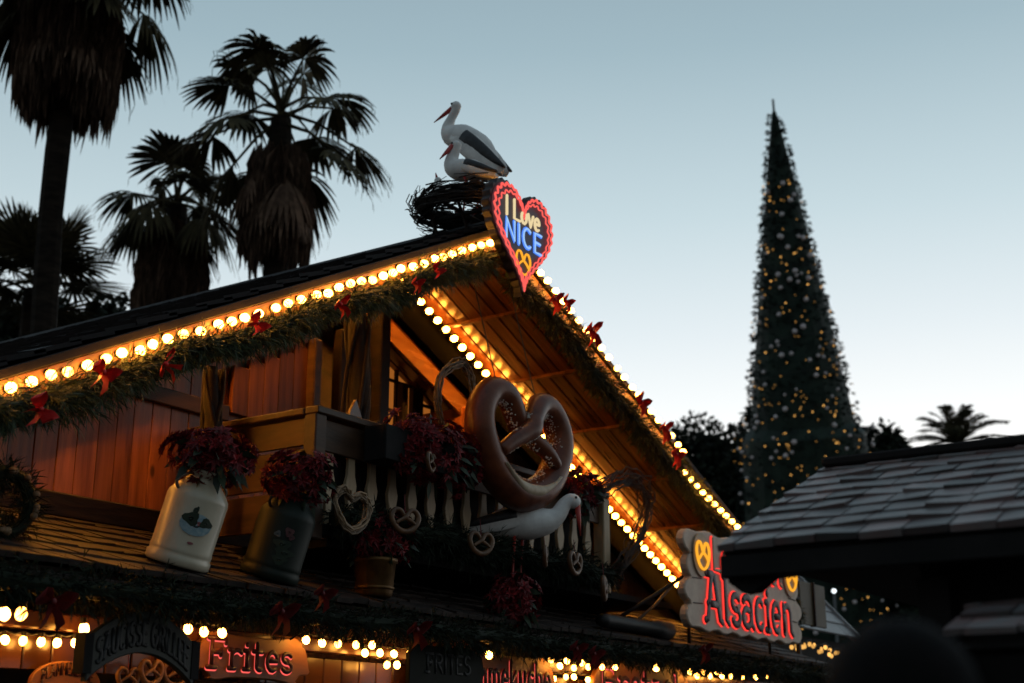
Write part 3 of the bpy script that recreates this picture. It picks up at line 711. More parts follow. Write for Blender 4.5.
st, W = strokes('NICE', -.29, -.045, .18, fit=.60, track=.06); letter_mesh(HM, st, .021, .040, .008).build('lettering', M['blue'], hs, True)
letter_mesh(HM, st, .009, .048, .008).build('lettering_core', glow('pale blue neon', (.35, .6, 1), 1.0), hs, True)
def pretzel_path(n=90):
    """closed-looking pretzel: list of (x, y, lift)"""
    P = [(-.66, -.26, .8), (-.46, -.10, .9), (-.20, .06, .95), (.01, .20, 1.0), (.13, .38, .6), (.38, .66, .2), (.70, .66, 0), (.93, .34, 0), (.91, -.05, 0), (.66, -.48, 0), (.32, -.73, 0), (0, -.80, 0),
         (-.32, -.73, 0), (-.66, -.48, 0), (-.91, -.05, 0), (-.93, .34, 0), (-.70, .66, 0), (-.38, .66, .15), (-.13, .38, .05), (-.01, .20, .0), (.20, .06, .45), (.46, -.10, .8), (.66, -.26, .8)]
    out = []
    m = len(P) - 1
    for i in range(n + 1):
        u = i / n * m; k = min(int(u), m - 1); f = u - k
        p = [Vector(P[max(0, min(m, k + j))]) for j in (-1, 0, 1, 2)]
        out.append(.5 * ((2 * p[1]) + (-p[0] + p[2]) * f + (2 * p[0] - 5 * p[1] + 4 * p[2] - p[3]) * f * f + (-p[0] + 3 * p[1] - 3 * p[2] + p[3]) * f ** 3))
    return out
PP = pretzel_path()
mb = MB(HM @ Matrix.Translation((0.0, -.20, .045))); mb.tube([(p.x * .115, p.y * .135, p.z * .006) for p in PP], .010, 6); mb.build('neon_pretzel', M['amber'], hs, True)

# ------------------------------------------------------------------ storks
def stork(label, loc, yaw, sp, rad, wing, beak, legs, group=None, tail_black=True, eye=None, name='stork_figure', feet_z=0.0):
    t = thing(name, label, 'stork', (0, 0, 0), group)
    def smooth(P, Rr, n=26):
        out = []; rr = []; m = len(P) - 1
        for i in range(n + 1):
            u = i / n * m; k = min(int(u), m - 1); f = u - k
            p = [Vector(P[max(0, min(m, k + j))]) for j in (-1, 0, 1, 2)]
            out.append(.5 * ((2 * p[1]) + (-p[0] + p[2]) * f + (2 * p[0] - 5 * p[1] + 4 * p[2] - p[3]) * f * f + (-p[0] + 3 * p[1] - 3 * p[2] + p[3]) * f ** 3))
            rr.append(Rr[k] * (1 - f) + Rr[k + 1] * f)
        return out, rr
    P, rr = smooth([(a, 0, b) for a, b in sp], rad)
    mb = MB(); mb.tube(P, rr, 14); mb.ball(P[-1], rr[-1] * 1.02, 12, 8); mb.build('body', M['stork'], t, True)
    b0, b1 = beak; mb = MB(); b0 = Vector((b0[0], b0[2] if len(b0) > 2 else 0, b0[1])); b1 = Vector((b1[0], b1[2] if len(b1) > 2 else 0, b1[1]))
    mb.tube([b0, b0.lerp(b1, .5), b1], [.026, .018, .004], 8); mb.build('beak', M['beak'], t, True)
    for q in (-1, 1):
        (a, b), (c, d), wr, ht = wing
        n = 9; pts = []; rads = []
        for i in range(n + 1):
            f = i / n; pts.append(Vector((a + (c - a) * f, q * wr * (1 - .55 * f) * (.75 + .25 * math.sin(math.pi * f)), b + (d - b) * f))); rads.append((max(.006, .03 * math.sin(math.pi * min(1, .15 + .85 * f)) ** .7), max(.01, ht * math.sin(math.pi * (.16 + .80 * f)) ** .7)))
        mb = MB(); mb.tube([Vector((p.x, p.y, p.z)) for p in pts], [(r[1], r[0]) for r in rads], 12, True, (0, q, .15)); mb.build('wing', M['stork'], t, True)
        # black flight feathers along the upper back edge of the wing
        mb = MB(); k0 = 2
        fp = [p + Vector((-.004 * (i - k0), q * .012, ht * .55 * (1 - .5 * i / n))) for i, p in enumerate(pts)][k0:]
        mb.tube(fp, [(max(.012, .6 * r[1] * (1 - .3 * j / len(fp))), .022) for j, r in enumerate(rads[k0:])], 10, True, (0, q, .15)); mb.build('flight_feathers', M['storkblack'], t, True)
        if eye:
            mb = MB(); mb.ball((eye[0], q * eye[2], eye[1]), .012, 8, 5); mb.build('eye', M['storkblack'], t, True)
    for q, (hx, hz, fx) in zip((-1, 1), legs):
        mb = MB(); mb.tube([(hx, q * .05, hz), (hx - .02, q * .055, (hz + feet_z) * .5), (fx, q * .055, feet_z)], [.014, .011, .010], 6)
        for a in (-.5, 0, .5): mb.tube([(fx, q * .055, feet_z), (fx + .08 * math.cos(a), q * .055 + .08 * math.sin(a), feet_z - .005)], [.009, .004], 5)
        mb.build('leg', M['beak'], t, True)
    t.location = loc; t.rotation_euler = (0, 0, yaw); return t
stork('large white stork with black wing edge looking out over the nest', (9.60, 6.80, 6.45), R(92),
      [(-.31, .31), (-.23, .44), (-.08, .62), (.11, .76), (.24, .83), (.285, .91), (.25, 1.0), (.20, 1.075), (.195, 1.12)], [.02, .065, .128, .138, .105, .062, .042, .040, .050],
      ((.14, .78), (-.36, .30), .14, .115), ((.23, 1.115), (.45, 1.015)), [(-.02, .6, -.02), (.04, .6, .06)], eye=(.215, 1.135, .045))
stork('smaller white stork sitting in front with its red beak tucked down', (9.20, 6.52, 6.45), R(96),
      [(-.25, .08), (-.15, .13), (-.02, .19), (.12, .22), (.20, .27), (.21, .35), (.18, .42), (.165, .47)], [.015, .05, .095, .105, .085, .06, .045, .046],
      ((.10, .25), (-.25, .09), .095, .065), ((.19, .46, .03), (.27, .31, .12)), [(-.01, .12, -.02), (.05, .12, .06)], eye=(.19, .485, .04))
ch = thing('stork_chick', 'tiny white stork chick poking up at the left rim of the nest', 'chick', at(438, 181, 7.05))
cc = ch.location
mb = MB(); mb.tube([cc + Vector((0, -.05, -.20)), cc + Vector((0, -.04, -.12)), cc + Vector((0, 0, -.06)), cc + Vector((0, .0, .0))], [.07, .085, .045, .035], 10); mb.ball(cc + Vector((0, 0, .0)), .037, 10, 6); mb.build('body', M['stork'], ch, True)
mb = MB(); mb.tube([cc + Vector((0, .01, .02)), cc + Vector((0, .03, .09))], [.018, .004], 7); mb.build('beak', M['beak'], ch, True)
# nest on the ridge
nc = Vector((9.42, 6.77, 6.32)); nb = MB(); rg = random.Random(3)
for i in range(1100):
    a = rg.uniform(0, 6.283); ra = .34 + rg.gauss(0, .045); zz = .10 + rg.gauss(0, .055); th = a + rg.uniform(.4, .9)
    p0 = nc + Vector((ra * math.cos(a), ra * math.sin(a) * 1.18, zz)); p1 = nc + Vector(((ra + rg.uniform(-.04, .04)) * math.cos(th), (ra + rg.uniform(-.04, .04)) * math.sin(th) * 1.18, zz + rg.uniform(-.07, .07)))
    pm = (p0 + p1) / 2 + Vector((math.cos((a + th) / 2), math.sin((a + th) / 2), 0)) * .035
    nb.tube([p0, pm, p1], rg.uniform(.0025, .008), 4)
for i in range(14):
    a = rg.uniform(0, 6.283); p0 = nc + Vector((.34 * math.cos(a), .4 * math.sin(a), .1)); nb.tube([p0, p0 + Vector((.08 * math.cos(a) + rg.uniform(-.1, .1), .08 * math.sin(a) + rg.uniform(-.1, .1), rg.uniform(-.05, .10)))], .004, 4)
for a in (0.3, 1.4, 2.5, 3.5, 4.6, 5.6):   # support stakes down to the ridge
    p0 = nc + Vector((.30 * math.cos(a), .36 * math.sin(a), .08)); nb.tube([p0, Vector((nc.x + .1 * math.cos(a), p0.y, rz(nc.x + .1 * math.cos(a)) + .03))], .016, 5)
nb.tube([nc + Vector((0, -.4, .03)), nc + Vector((0, .4, .03))], .02, 5); nb.tube([nc + Vector((-.3, 0, .04)), nc + Vector((.3, 0, .04))], .02, 5)
tag(nb.build('stork_nest', M['twig']), 'ring shaped stork nest of dark twigs on the roof ridge', 'nest')
# balcony stork
sp_ = at(520, 523, 6.18)
stork('white stork with dark wings standing before the pretzel, head bowed', (sp_.x + .05, 6.22, 2.69), math.atan2(-.80, .60),
      [(-.50, .66), (-.34, .71), (-.12, .78), (.08, .79), (.22, .80), (.32, .85), (.38, .94), (.435, .98), (.46, .97)], [.02, .06, .135, .15, .115, .075, .06, .058, .060],
      ((.10, .83), (-.50, .71), .14, .085), ((.49, .95), (.515, .68)), [(-.04, .7, -.06), (.03, .7, .03)], eye=(.475, .995, .055))

# ------------------------------------------------------------------ giant pretzel
pz = at(523, 443, 6.10); gp = thing('giant_pretzel', 'giant glossy brown pretzel with salt and highlight specks on its inner rim hanging before the balcony', 'pretzel', pz)
PXS, PZS = .60, .555
ry = R(-3)
GM = face((pz.x, 6.12, pz.z), (math.cos(ry), math.sin(ry), 0), (0, 0, 1), (math.sin(ry), -math.cos(ry), 0))
path = []; rads = []
for i, p in enumerate(PP):
    path.append((p.x * PXS, p.y * PZS, p.z * .11)); f = abs(i / (len(PP) - 1) - .5) * 2
    rads.append(.142 - .088 * f ** 1.5 if i not in (0, len(PP) - 1) else .05)
mb = MB(GM); mb.tube(path, rads, 16); mb.build('crust', M['lacquer'], gp, True)
mb = MB(GM); k0, k1 = 37, 53
mb.tube([(path[i][0], path[i][1] + .03, path[i][2] + .128) for i in range(k0, k1 + 1)], [(max(.008, .05 * math.sin(math.pi * (i - k0) / (k1 - k0))), .028) for i in range(k0, k1 + 1)], 10, True, (0, 0, 1)); mb.build('split', M['dough'], gp, True)
mb = MB(GM); rg = random.Random(8)  # salt specks crowded on the inner rim, standing in for its pale highlights
for i in range(800):
    k = rg.randrange(2, len(path) - 3); fk = rg.random(); c = Vector(path[k]).lerp(Vector(path[k + 1]), fk); t = (Vector(path[k + 1]) - Vector(path[k - 1])).normalized(); s1 = t.cross(Vector((0, 0, 1))).normalized()
    inward = -1 if s1.dot(Vector((0, .1, 0)) - c) < 0 else 1
    th = rg.gauss(R(80), R(14)); q = c + s1 * (inward * rads[k] * math.sin(th)) + Vector((0, 0, rads[k] * math.cos(th)))
    mb.box(q, (rg.uniform(.004, .011),) * 3, (rg.random() * 3, rg.random() * 3, 0))
tag(mb.build('salt', M['salt'], gp), kind='stuff')  # salt specks that also stand in for the rim's pale highlights
for dx in (-.30, .30):
    mb = MB(); mb.tube([Vector((pz.x + dx, 6.14, pz.z + .36)), Vector((pz.x + dx, 6.5, rz(pz.x + dx, .1)))], .005, 5); mb.build('wire', M['iron'], gp)

# ------------------------------------------------------------------ plants
def flower_mass(label, c, rx, ry_, rz_, n, name='poinsettia', group=None, seed=1, pot=None, leafn=46):
    rg = random.Random(seed); t = thing(name, label, 'flowers', c, group)
    mb = MB(); lf = MB(); gd = MB(); c = Vector(c)
    for i in range(int(n * 3.0)):
        u = Vector((rg.gauss(0, 1), rg.gauss(0, 1), rg.gauss(.15, 1))).normalized(); rad = rg.uniform(.6, 1.0) * (1 + .22 * math.sin(4.3 * u.x + seed) * math.cos(3.7 * u.z + 2 * seed) + .14 * math.sin(9 * u.y + 5 * u.z))
        p = c + Vector((u.x * rx * rad, u.y * ry_ * rad, u.z * rz_ * rad))
        a = u.orthogonal().normalized(); b = u.cross(a); s = rg.uniform(.042, .078)
        for ring, (m, tilt, ss) in enumerate(((7, .25, 1.0), (5, .75, .7))):
            off = rg.random() * 6
            for k in range(m):
                th = off + 6.283 * k / m; d = (a * math.cos(th) + b * math.sin(th) + u * tilt).normalized(); sd = d.cross(u).normalized()
                L = s * ss * rg.uniform(.85, 1.2); w = L * .42
                dr = Vector((0, 0, -.12 * L)); mb.add([p, p + d * L * .45 + sd * w * .5 + u * .008, p + d * L + dr, p + d * L * .45 - sd * w * .5 + u * .008], [(0, 1, 2), (0, 2, 3)])
    for i in range(leafn):
        u = Vector((rg.gauss(0, 1), rg.gauss(0, 1), rg.gauss(-.2, 1))).normalized(); p = c + Vector((u.x * rx * .7, u.y * ry_ * .7, u.z * rz_ * .85)); lf.blade(p, u + Vector((0, 0, -.3)), .12, .05, .3)
    mb.build('blooms', M['petal'], t); lf.build('leaves', M['leaf'], t)
    return t
# milk cans on the shingle roof, standing square to its slope
def milk_can(label, px, py, body, s, yaw, stick):
    X = at(px, py, 6.40).x; f = (6.40 - PY0); base = Vector((X, 6.40, PZ0 + f * PS + .03))
    t = thing('milk_can', label, 'milk can', (0, 0, 0))
    prof = [(.185, 0), (.200, .012), (.202, .055), (.193, .065), (.194, .085), (.197, .095), (.192, .11), (.193, .42), (.187, .445), (.165, .475), (.128, .515), (.115, .53), (.112, .56), (.132, .58), (.134, .60), (.118, .605), (.10, .56)]
    mb = MB(); mb.lathe(prof, n=36); b = mb.build('body', M[body], t, True)
    for q in (0, math.pi):
        mb = MB(); pts = [(math.cos(q) * (.10 + .07 * math.sin(math.pi * i / 8)), math.sin(q) * .1 + 0, .44 + .17 * i / 8) for i in range(9)]
        mb.tube([(math.cos(q) * (.155 + .075 * math.sin(math.pi * i / 8) - .045 * i / 8), 0, .44 + .13 * i / 8) for i in range(9)], .011, 7); mb.build('handle', M['steel' if body == 'enamel' else 'iron'], t, True)
    stick(t)
    t.location = base; t.rotation_euler = Euler((R(17), R(4), yaw)); return t, base
def on_can(t, name, mat, shapes, a0, z0, r=.1955):
    mb = MB()
    for kind, u, v, ru, rv in shapes:
        n = 14; vs = []; fs = []
        for j in range(4):
            for i in range(n):
                th = 2 * math.pi * i / n; k = (j + 1) / 4; wob = 1 + .22 * math.sin(3 * th + u * 40) * (kind == 'b')
                uu = u + ru * k * math.cos(th) * wob; vv = v + rv * k * math.sin(th) * wob; a = a0 + uu / r
                vs.append((math.cos(a) * (r + .0025 + .0007 * kind.count('b')), math.sin(a) * (r + .0025 + .0007 * kind.count('b')), z0 + vv))
        vs.append((math.cos(a0 + u / r) * (r + .0028), math.sin(a0 + u / r) * (r + .0028), z0 + v))
        for i in range(n):
            fs.append((len(vs) - 1, i, (i + 1) % n))
            for j in range(3): fs.append((j * n + i, j * n + (i + 1) % n, (j + 1) * n + (i + 1) % n, (j + 1) * n + i))
        mb.add(vs, fs)
    return mb.build(name, M[mat], t, True)
A0 = math.atan2(-.62, -.75)
def stick1(t):
    a = A0 + .35
    on_can(t, 'printed_picture', 'bluesticker', [('', 0, -.02, .105, .068)], a, .29)
    on_can(t, 'printed_trees', 'duskgreen', [('b', -.04, .01, .05, .042), ('b', .06, .0, .042, .03), ('b', -.025, .055, .016, .035)], a, .29)
    on_can(t, 'printed_badge', 'paintrose', [('', .015, -.01, .016, .013), ('', 0, -.135, .02, .008)], a, .29)
def stick2(t):
    a = A0 + .25
    on_can(t, 'painted_rose', 'duskrose', [('b', .01, .03, .03, .03), ('b', .035, .0, .02, .02)], a, .30)
    on_can(t, 'painted_leaves', 'duskgreen', [('b', -.01, -.06, .06, .035), ('b', .02, -.11, .07, .03), ('b', .0, -.16, .05, .03)], a, .30)
    on_can(t, 'painted_blue', 'duskblue', [('b', -.06, .0, .022, .02)], a, .30)
t1, c1 = milk_can('cream enamel milk can with a printed landscape badge, holding red flowers', 176, 566, 'enamel', 1, 0, stick1)
t2, c2 = milk_can('dark painted milk can with rose decoration beside the cream one', 268, 581, 'blackenamel', 1, 0, stick2)
def topof(t, z):
    return Matrix.LocRotScale(t.location, t.rotation_euler, None) @ Vector((0, 0, z))
flower_mass('red poinsettia bunch in the cream milk can', topof(t1, .69), .26, .24, .17, 62, seed=1)
flower_mass('red poinsettia bunch in the dark milk can', topof(t2, .69), .24, .22, .17, 52, seed=2)
# brass pot and its flowers in front of the balcony
pp = at(374, 592, 6.32); pb = Vector((pp.x, 6.32, PZ0 + .22 * PS + .015))
pot = thing('flower_pot', 'small brass flower pot on the shingle roof below the balusters', 'pot', pb)
mb = MB(); mb.lathe([(.12, 0), (.128, .01), (.135, .03), (.155, .24), (.168, .25), (.168, .275), (.15, .275)], pb, 24); mb.build('body', M['goldpot'], pot, True)
mb = MB(); mb.lathe([(.139, .05), (.147, .055), (.148, .07), (.141, .075)], pb, 24); mb.build('band', M['goldpot'], pot, True)
flower_mass('red poinsettias in the small brass pot', pb + Vector((.06, 0, .42)), .32, .2, .19, 60, seed=3)
flower_mass('red poinsettias spilling over the shingle edge under the standing stork', at(508, 603, 6.22) + Vector((0, -.05, .02)), .22, .2, .22, 46, seed=4)
bx = MB(); X0, X1 = at(378, 455, 6.22).x, at(470, 480, 6.22).x
flower_mass('row of red poinsettias in the balcony flower box left of the pretzel', at(437, 458, 6.20) + Vector((0, 0, .03)), .60, .15, .27, 120, seed=5)
fb = thing('flower_box', 'dark wooden flower box hung on the balcony rail', 'flower box', ((X0 + X1) / 2, 6.26, 3.72))
mb = MB(); cx = (X0 + X1) / 2; W = X1 - X0
mb.box((cx, 6.16, 3.82), (W, .025, .26), None, .005); mb.box((cx, 6.345, 3.82), (W, .025, .26), None, .005)
for q in (-1, 1): mb.box((cx + q * (W / 2 - .013), 6.2525, 3.82), (.025, .158, .255))
mb.box((cx, 6.2525, 3.70), (W - .054, .158, .02)); mb.build('planter', M['black'], fb)
mb = MB()
for q in (-.35, .35): mb.tube([(cx + q * W, 6.36, 3.90), (cx + q * W, 6.37, 4.03), (cx + q * W, 6.45, 4.03)], .008, 5)
mb.build('hook', M['iron'], fb)
flower_mass('red poinsettias at the right end of the balcony beside the pretzel', at(582, 492, 6.30), .17, .15, .20, 32, seed=6)

# ------------------------------------------------------------------ wicker, wreaths and hanging ornaments
def twig_loop(label, cat, name, pts, n, spread, r, mat, closed=False, seed=1, group=None):
    rg = random.Random(seed); mb = MB(); P0 = [Vector(p) for p in pts]; pts = []; m = len(P0)
    for k in range(m if closed else m - 1):
        g4 = [P0[(k + j) % m] if closed else P0[max(0, min(m - 1, k + j))] for j in (-1, 0, 1, 2)]
        for f in (0, .25, .5, .75): pts.append(.5 * ((2 * g4[1]) + (-g4[0] + g4[2]) * f + (2 * g4[0] - 5 * g4[1] + 4 * g4[2] - g4[3]) * f * f + (-g4[0] + 3 * g4[1] - 3 * g4[2] + g4[3]) * f ** 3))
    if not closed: pts.append(P0[-1])
    for i in range(n):
        off = Vector((rg.gauss(0, spread), rg.gauss(0, spread), rg.gauss(0, spread))); k = rg.uniform(.94, 1.06); c = sum(pts, Vector()) / len(pts)
        q = [c + (p - c) * k + off + Vector((rg.gauss(0, spread * .35), rg.gauss(0, spread * .35), rg.gauss(0, spread * .35))) for p in pts]
        mb.tube(q, r * rg.uniform(.7, 1.3), 5, closed=closed)
    return tag(mb.build(name, M[mat], None, True), label, cat, group)
def spl(pxs, Y, dy=0):
    return [at(a, b, Y + dy * i) for i, (a, b) in enumerate(pxs)]
twig_loop('pale wicker hoop hanging left of the giant pretzel', 'hoop', 'wicker_hoop', spl([(442, 425), (437, 400), (440, 378), (452, 366), (463, 365), (470, 378), (473, 395)], 6.55), 11, .018, .007, 'wicker', seed=2)
twig_loop('arch of dark bent willow twigs at the right end of the balcony', 'twig arch', 'willow_arch', spl([(578, 505), (594, 496), (610, 484), (628, 478), (643, 486), (648, 508), (641, 532), (630, 552), (618, 572)], 6.25), 18, .04, .006, 'twig', seed=3)
twig_loop('heart shaped wicker wreath leaning right of the dark milk can', 'wicker heart', 'wicker_heart', spl([(352, 500), (344, 490), (335, 498), (339, 516), (352, 532), (366, 522), (368, 506), (360, 497)], 6.07), 12, .012, .008, 'wicker', True, 4)
def wreath(label, c, Ro, r, name='fir_wreath', seed=1):
    rg = random.Random(seed); t = thing(name, label, 'wreath', c); c = Vector(c); mb = MB(); dots = MB()
    ring = [c + Vector((Ro * math.cos(6.283 * i / 24), 0, Ro * math.sin(6.283 * i / 24))) for i in range(24)]
    MB().tube(ring, r * .5, 7, closed=True).build('ring', M['needledark'], t)
    for i in range(900):
        a = rg.uniform(0, 6.283); e = Vector((math.cos(a), 0, math.sin(a))); tn = Vector((-e.z, 0, e.x)); ph = rg.uniform(0, 6.283); o = e * math.cos(ph) + Vector((0, math.sin(ph), 0))
        mb.blade(c + e * Ro + o * r * rg.uniform(.2, .8), o + tn * rg.uniform(-.8, .8), .09, .007, .15)
    for i in range(16):
        a = rg.uniform(0, 6.283); dots = MB(); dots.ball(c + Vector((Ro * math.cos(a), -r * .8, Ro * math.sin(a))), rg.uniform(.014, .026), 7, 5); dots.build('pine_cone', M['wicker'], t, True)
    mb.build('needles', M['needledark'], t); return t
wreath('dark fir wreath with pine cones on the shingle roof at the picture edge', at(4, 502, 6.55), .17, .085)
def small_pretzel(label, c, s, mat='bread', group=None, yaw=0.0):
    t = thing('hanging_pretzel', label, 'pretzel', c, group); c = Vector(c)
    GMx = face(c, (math.cos(yaw), math.sin(yaw), 0), (0, 0, 1), (math.sin(yaw), -math.cos(yaw), 0))
    mb = MB(GMx); n = len(PP); mb.tube([(p.x * s, p.y * s * .9, p.z * s * .13) for p in PP], [s * (.19 - .09 * (abs(i / (n - 1) - .5) * 2) ** 1.6) for i in range(n)], 8); mb.build('dough', M[mat], t, True)
    MB().tube([c + Vector((0, 0, .5 * s)), c + Vector((0, .01, s * 1.6))], .004, 4).build('ribbon', M['ribbondark'], t); return t
G1 = 'pretzels hung along the balcony'
for px, py, s, lab in ((431, 462, .105, 'pretzel ornament hung under the flower box, nearest the standing stork tail'), (405, 520, .13, 'pretzel ornament hung low above the brass pot flowers'), (481, 543, .13, 'pretzel ornament hung under the tail of the standing stork'), (545, 556, .12, 'narrow pretzel ornament hung below the standing stork breast'), (575, 563, .14, 'pretzel ornament hung under the beak of the standing stork'), (604, 588, .15, 'pretzel ornament hung at the foot of the willow arch')):
    small_pretzel(lab, at(px, py, 6.06), s * .9, 'oldbread', G1, rnd(-.6, .6))
# under the eave
for px, py, s, lab in ((128, 678, .085, 'small baked pretzel hung below the dark arched sign, left one'), (151, 672, .10, 'baked pretzel hung below the dark arched sign, middle one'), (176, 674, .10, 'baked pretzel hung below the dark arched sign, right one')):
    small_pretzel(lab, at(px, py, 6.55), s, 'bread', 'pretzels hung under the arched sign', rnd(-.3, .3))

# ------------------------------------------------------------------ signs
def log_sign_outline(W, H, n=4, bulge=.10):
    pts = []
    def side(x, sg):
        out = []
        for k in range(n):
            y0 = -H / 2 + H * k / n; y1 = y0 + H / n; cy = (y0 + y1) / 2
            for i in range(1, 8):
                a = -math.pi / 2 + math.pi * i / 8; out.append((x + sg * bulge * math.cos(a) * (1 + .25 * math.sin(k * 2.3)), cy + H / n / 2 * math.sin(a) * .98))
        return out
    top = [(W / 2 - W * i / 24, H / 2 + .018 * math.sin(i * 1.3)) for i in range(1, 24)]
    bot = [(-W / 2 + W * i / 24, -H / 2 + .018 * math.sin(i * 1.7)) for i in range(1, 24)]
    return side(W / 2, 1) + top + list(reversed(side(-W / 2, -1))) + bot
# Alsacien sign
SY = 6.02
sx0, sx1 = at(684, 580, SY).x, at(797, 600, SY).x; za = at(688, 528, SY).z; zb = at(690, 628, SY).z
Wd = sx1 - sx0; Hh = za - zb; sc = Vector(((sx0 + sx1) / 2, SY, (za + zb) / 2))
sg = thing('log_sign', 'large log shaped sign with red neon lettering reading Alsacien', 'sign', sc)
SM = facade(*sc)
mb = MB(SM); mb.prism(log_sign_outline(Wd - .3, Hh, 4, .17), -.05, .03, .012); mb.build('board', M['plaque'], sg)
mb = MB(SM); mb.M = SM
for k in range(1, 4):
    y = -Hh / 2 + Hh * k / 4
    for s_ in (-1, 1): mb.tube([(s_ * (Wd / 2 - .12), y, .033), (s_ * (Wd / 2 - .33), y + .01, .033)], .006, 5)
mb.build('log_grooves', M['signtext'], sg)
st, W = strokes('Alsacien', -Wd / 2 + .33, -Hh / 2 + .10, Hh * .47, fit=Wd - .62)
letter_mesh(SM, st, .050, .036, .010).build('neon_tube', M['red'], sg, True)
letter_mesh(SM, st, .040, .050, .010).build('lettering', M['maroon'], sg, True)
st, W = strokes('Le Chalet', -Wd / 2 + .55, Hh / 2 - .37, Hh * .32, fit=Wd - 1.05)
letter_mesh(SM, st, .036, .036, .010).build('neon_tube', M['red'], sg, True)
letter_mesh(SM, st, .022, .050, .008).build('lettering', M['cream'], sg, True)
for xk in (-Wd / 2 + .32, Wd / 2 - .28):
    mp = SM @ Matrix.Translation((xk, Hh / 2 - .25, .04))
    mb = MB(mp); mb.prism([(.19 * math.cos(6.283 * i / 20), .22 * math.sin(6.283 * i / 20)) for i in range(20)], 0, .012); mb.build('pretzel_disc', M['cream'], sg)
    mb = MB(mp); mb.tube([(p.x * .15, p.y * .18, .025 + p.z * .008) for p in PP], .014, 6); mb.build('neon_pretzel', M['amber'], sg, True)
for q in (-.35, .35):
    mb = MB(); mb.tube([(sc.x + q * Wd, SY + .06, zb + .3), (sc.x + q * Wd, SY + .18, zb + .02), (sc.x + q * Wd, PY0 + .1, PZ0 + .05)], .018, 6); mb.build('bracket', M['iron'], sg, True)
mb = MB(); mb.tube([(sx0 + .1, SY + .06, zb + .5), (sx0 - .55, PY0 + .45, PZ0 + .2)], .02, 6); mb.build('brace', M['iron'], sg, True)
# floodlight lying on the shingles
fl0 = at(600, 620, 6.24); fl1 = at(668, 631, 6.24)
fl = thing('floodlight', 'dark cylindrical floodlight lying on the shingle roof left of the log sign', 'floodlight', fl0)
mb = MB(); mb.tube([fl0, fl0.lerp(fl1, .06), fl0.lerp(fl1, .75), fl0.lerp(fl1, .8), fl1], [.05, .065, .065, .085, .09], 14); mb.build('housing', M['iron'], fl, True)
mb = MB(); mb.tube([fl0.lerp(fl1, .45), at(655, 605, 6.35), at(672, 585, 6.5)], .016, 6); mb.build('arm', M['iron'], fl, True)

def plaque_sign(label, x0, x1, y0, y1, Y, text, H=.5, textbox=None, name='wooden_sign', up=.0):
    cy = (y0 + y1) / 2; X0 = at(x0, cy, Y).x; X1 = at(x1, cy, Y).x; cx = (X0 + X1) / 2; pxm = (x0 + x1) / 2
    zt = at(pxm, y0, Y).z; zb_ = at(pxm, y1, Y).z; W = X1 - X0; Hh = zt - zb_; c = Vector((cx, Y, (zt + zb_) / 2))
    t = thing(name, label, 'sign', c); m = facade(*c)
    n = 40; pts = []
    for i in range(n * 2):                     # flame shaped ends
        a = 2 * math.pi * i / (n * 2); ca, sa = math.cos(a), math.sin(a)
        x = math.copysign(abs(ca) ** .45, ca) * W / 2; y = math.copysign(abs(sa) ** .55, sa) * Hh / 2
        if abs(ca) > .55: x *= 1 - .10 * abs(math.sin(3 * math.asin(max(-1, min(1, sa))) + .5))
        pts.append((x, y + .015 * math.sin(a * 7)))
    mb = MB(m); mb.prism(pts, -.03, .02, .008); mb.build('board', M['plaque2'], t)
    tx0, tx1, th_, ty = textbox
    st, w = strokes(text, tx0 * W, ty * Hh, th_ * Hh, fit=(tx1 - tx0) * W, track=.05)
    r = .088 * th_ * Hh
    halo = [[(a + r * .42, b - r * .46) for a, b in s_] for s_ in st]
    letter_mesh(m, halo, r * 1.10, .023, .008).build('neon_tube', M['redpink'], t, True)
    letter_mesh(m, st, r, .034, .010).build('lettering', M['maroon'], t, True)
    for q in (-.3, .3):
        mb = MB(); mb.tube([c + Vector((q * W, .0, Hh * .45)), Vector((c.x + q * W, PY0 + .1, PZ0 - .1))], .008, 5); mb.build('hanger', M['iron'], t)
    return t
plaque_sign('orange wooden plaque with red lit lettering reading Frites', 192, 309, 635, 681, 6.52, 'Frites', textbox=(-.41, .32, .62, -.26))
plaque_sign('orange wooden plaque with red lit lettering reading Flammekuche', 432, 556, 653, 702, 6.52, 'Flammekuche', textbox=(-.42, .42, .62, -.26))
plaque_sign('orange wooden plaque with red lit lettering low under the log sign', 590, 690, 664, 706, 6.52, 'Bretzel', textbox=(-.42, .36, .66, -.30))
# dark arched sign
ac = at(142, 648, 6.16); X0 = at(90, 648, 6.16).x; X1 = at(197, 648, 6.16).x; AW = X1 - X0
ar_ = thing('arched_sign', 'dark green arched sign with black lettering reading Saucisse Grillée', 'sign', ac); am = facade(ac.x, 6.16, ac.z)
def arch(u, v): return (u, v + .17 * (1 - (2 * u / AW) ** 2) - .10)
outl = [arch(-AW / 2 + AW * i / 24, -.10) for i in range(25)] + [arch(AW / 2 - AW * i / 24, .135) for i in range(25)]
mb = MB(am); mb.prism(outl, -.02, .02, .006); mb.build('board', M['sign'], ar_)
st, w_ = strokes('SAUCISSE GRILLEE', -AW * .43, -.055, .13, fit=AW * .86, track=.06); letter_mesh(am, st, .012, .022, .006, arch).build('lettering', M['signtext'], ar_, True)
for q in (-1, 1):
    mb = MB(am); mb.prism([(q * AW / 2 - .03, -.16), (q * AW / 2 + .03, -.16), (q * AW / 2 + .03, .06), (q * AW / 2 - .03, .06)], -.06, .025); mb.build('end_block', M['black'], ar_)
for q in (-.35, .35):
    mb = MB(); mb.tube([(ac.x + q * AW, 6.17, ac.z + .1), (ac.x + q * AW, PY0 + .05, PZ0 - .1)], .01, 5); mb.build('hanger', M['iron'], ar_)
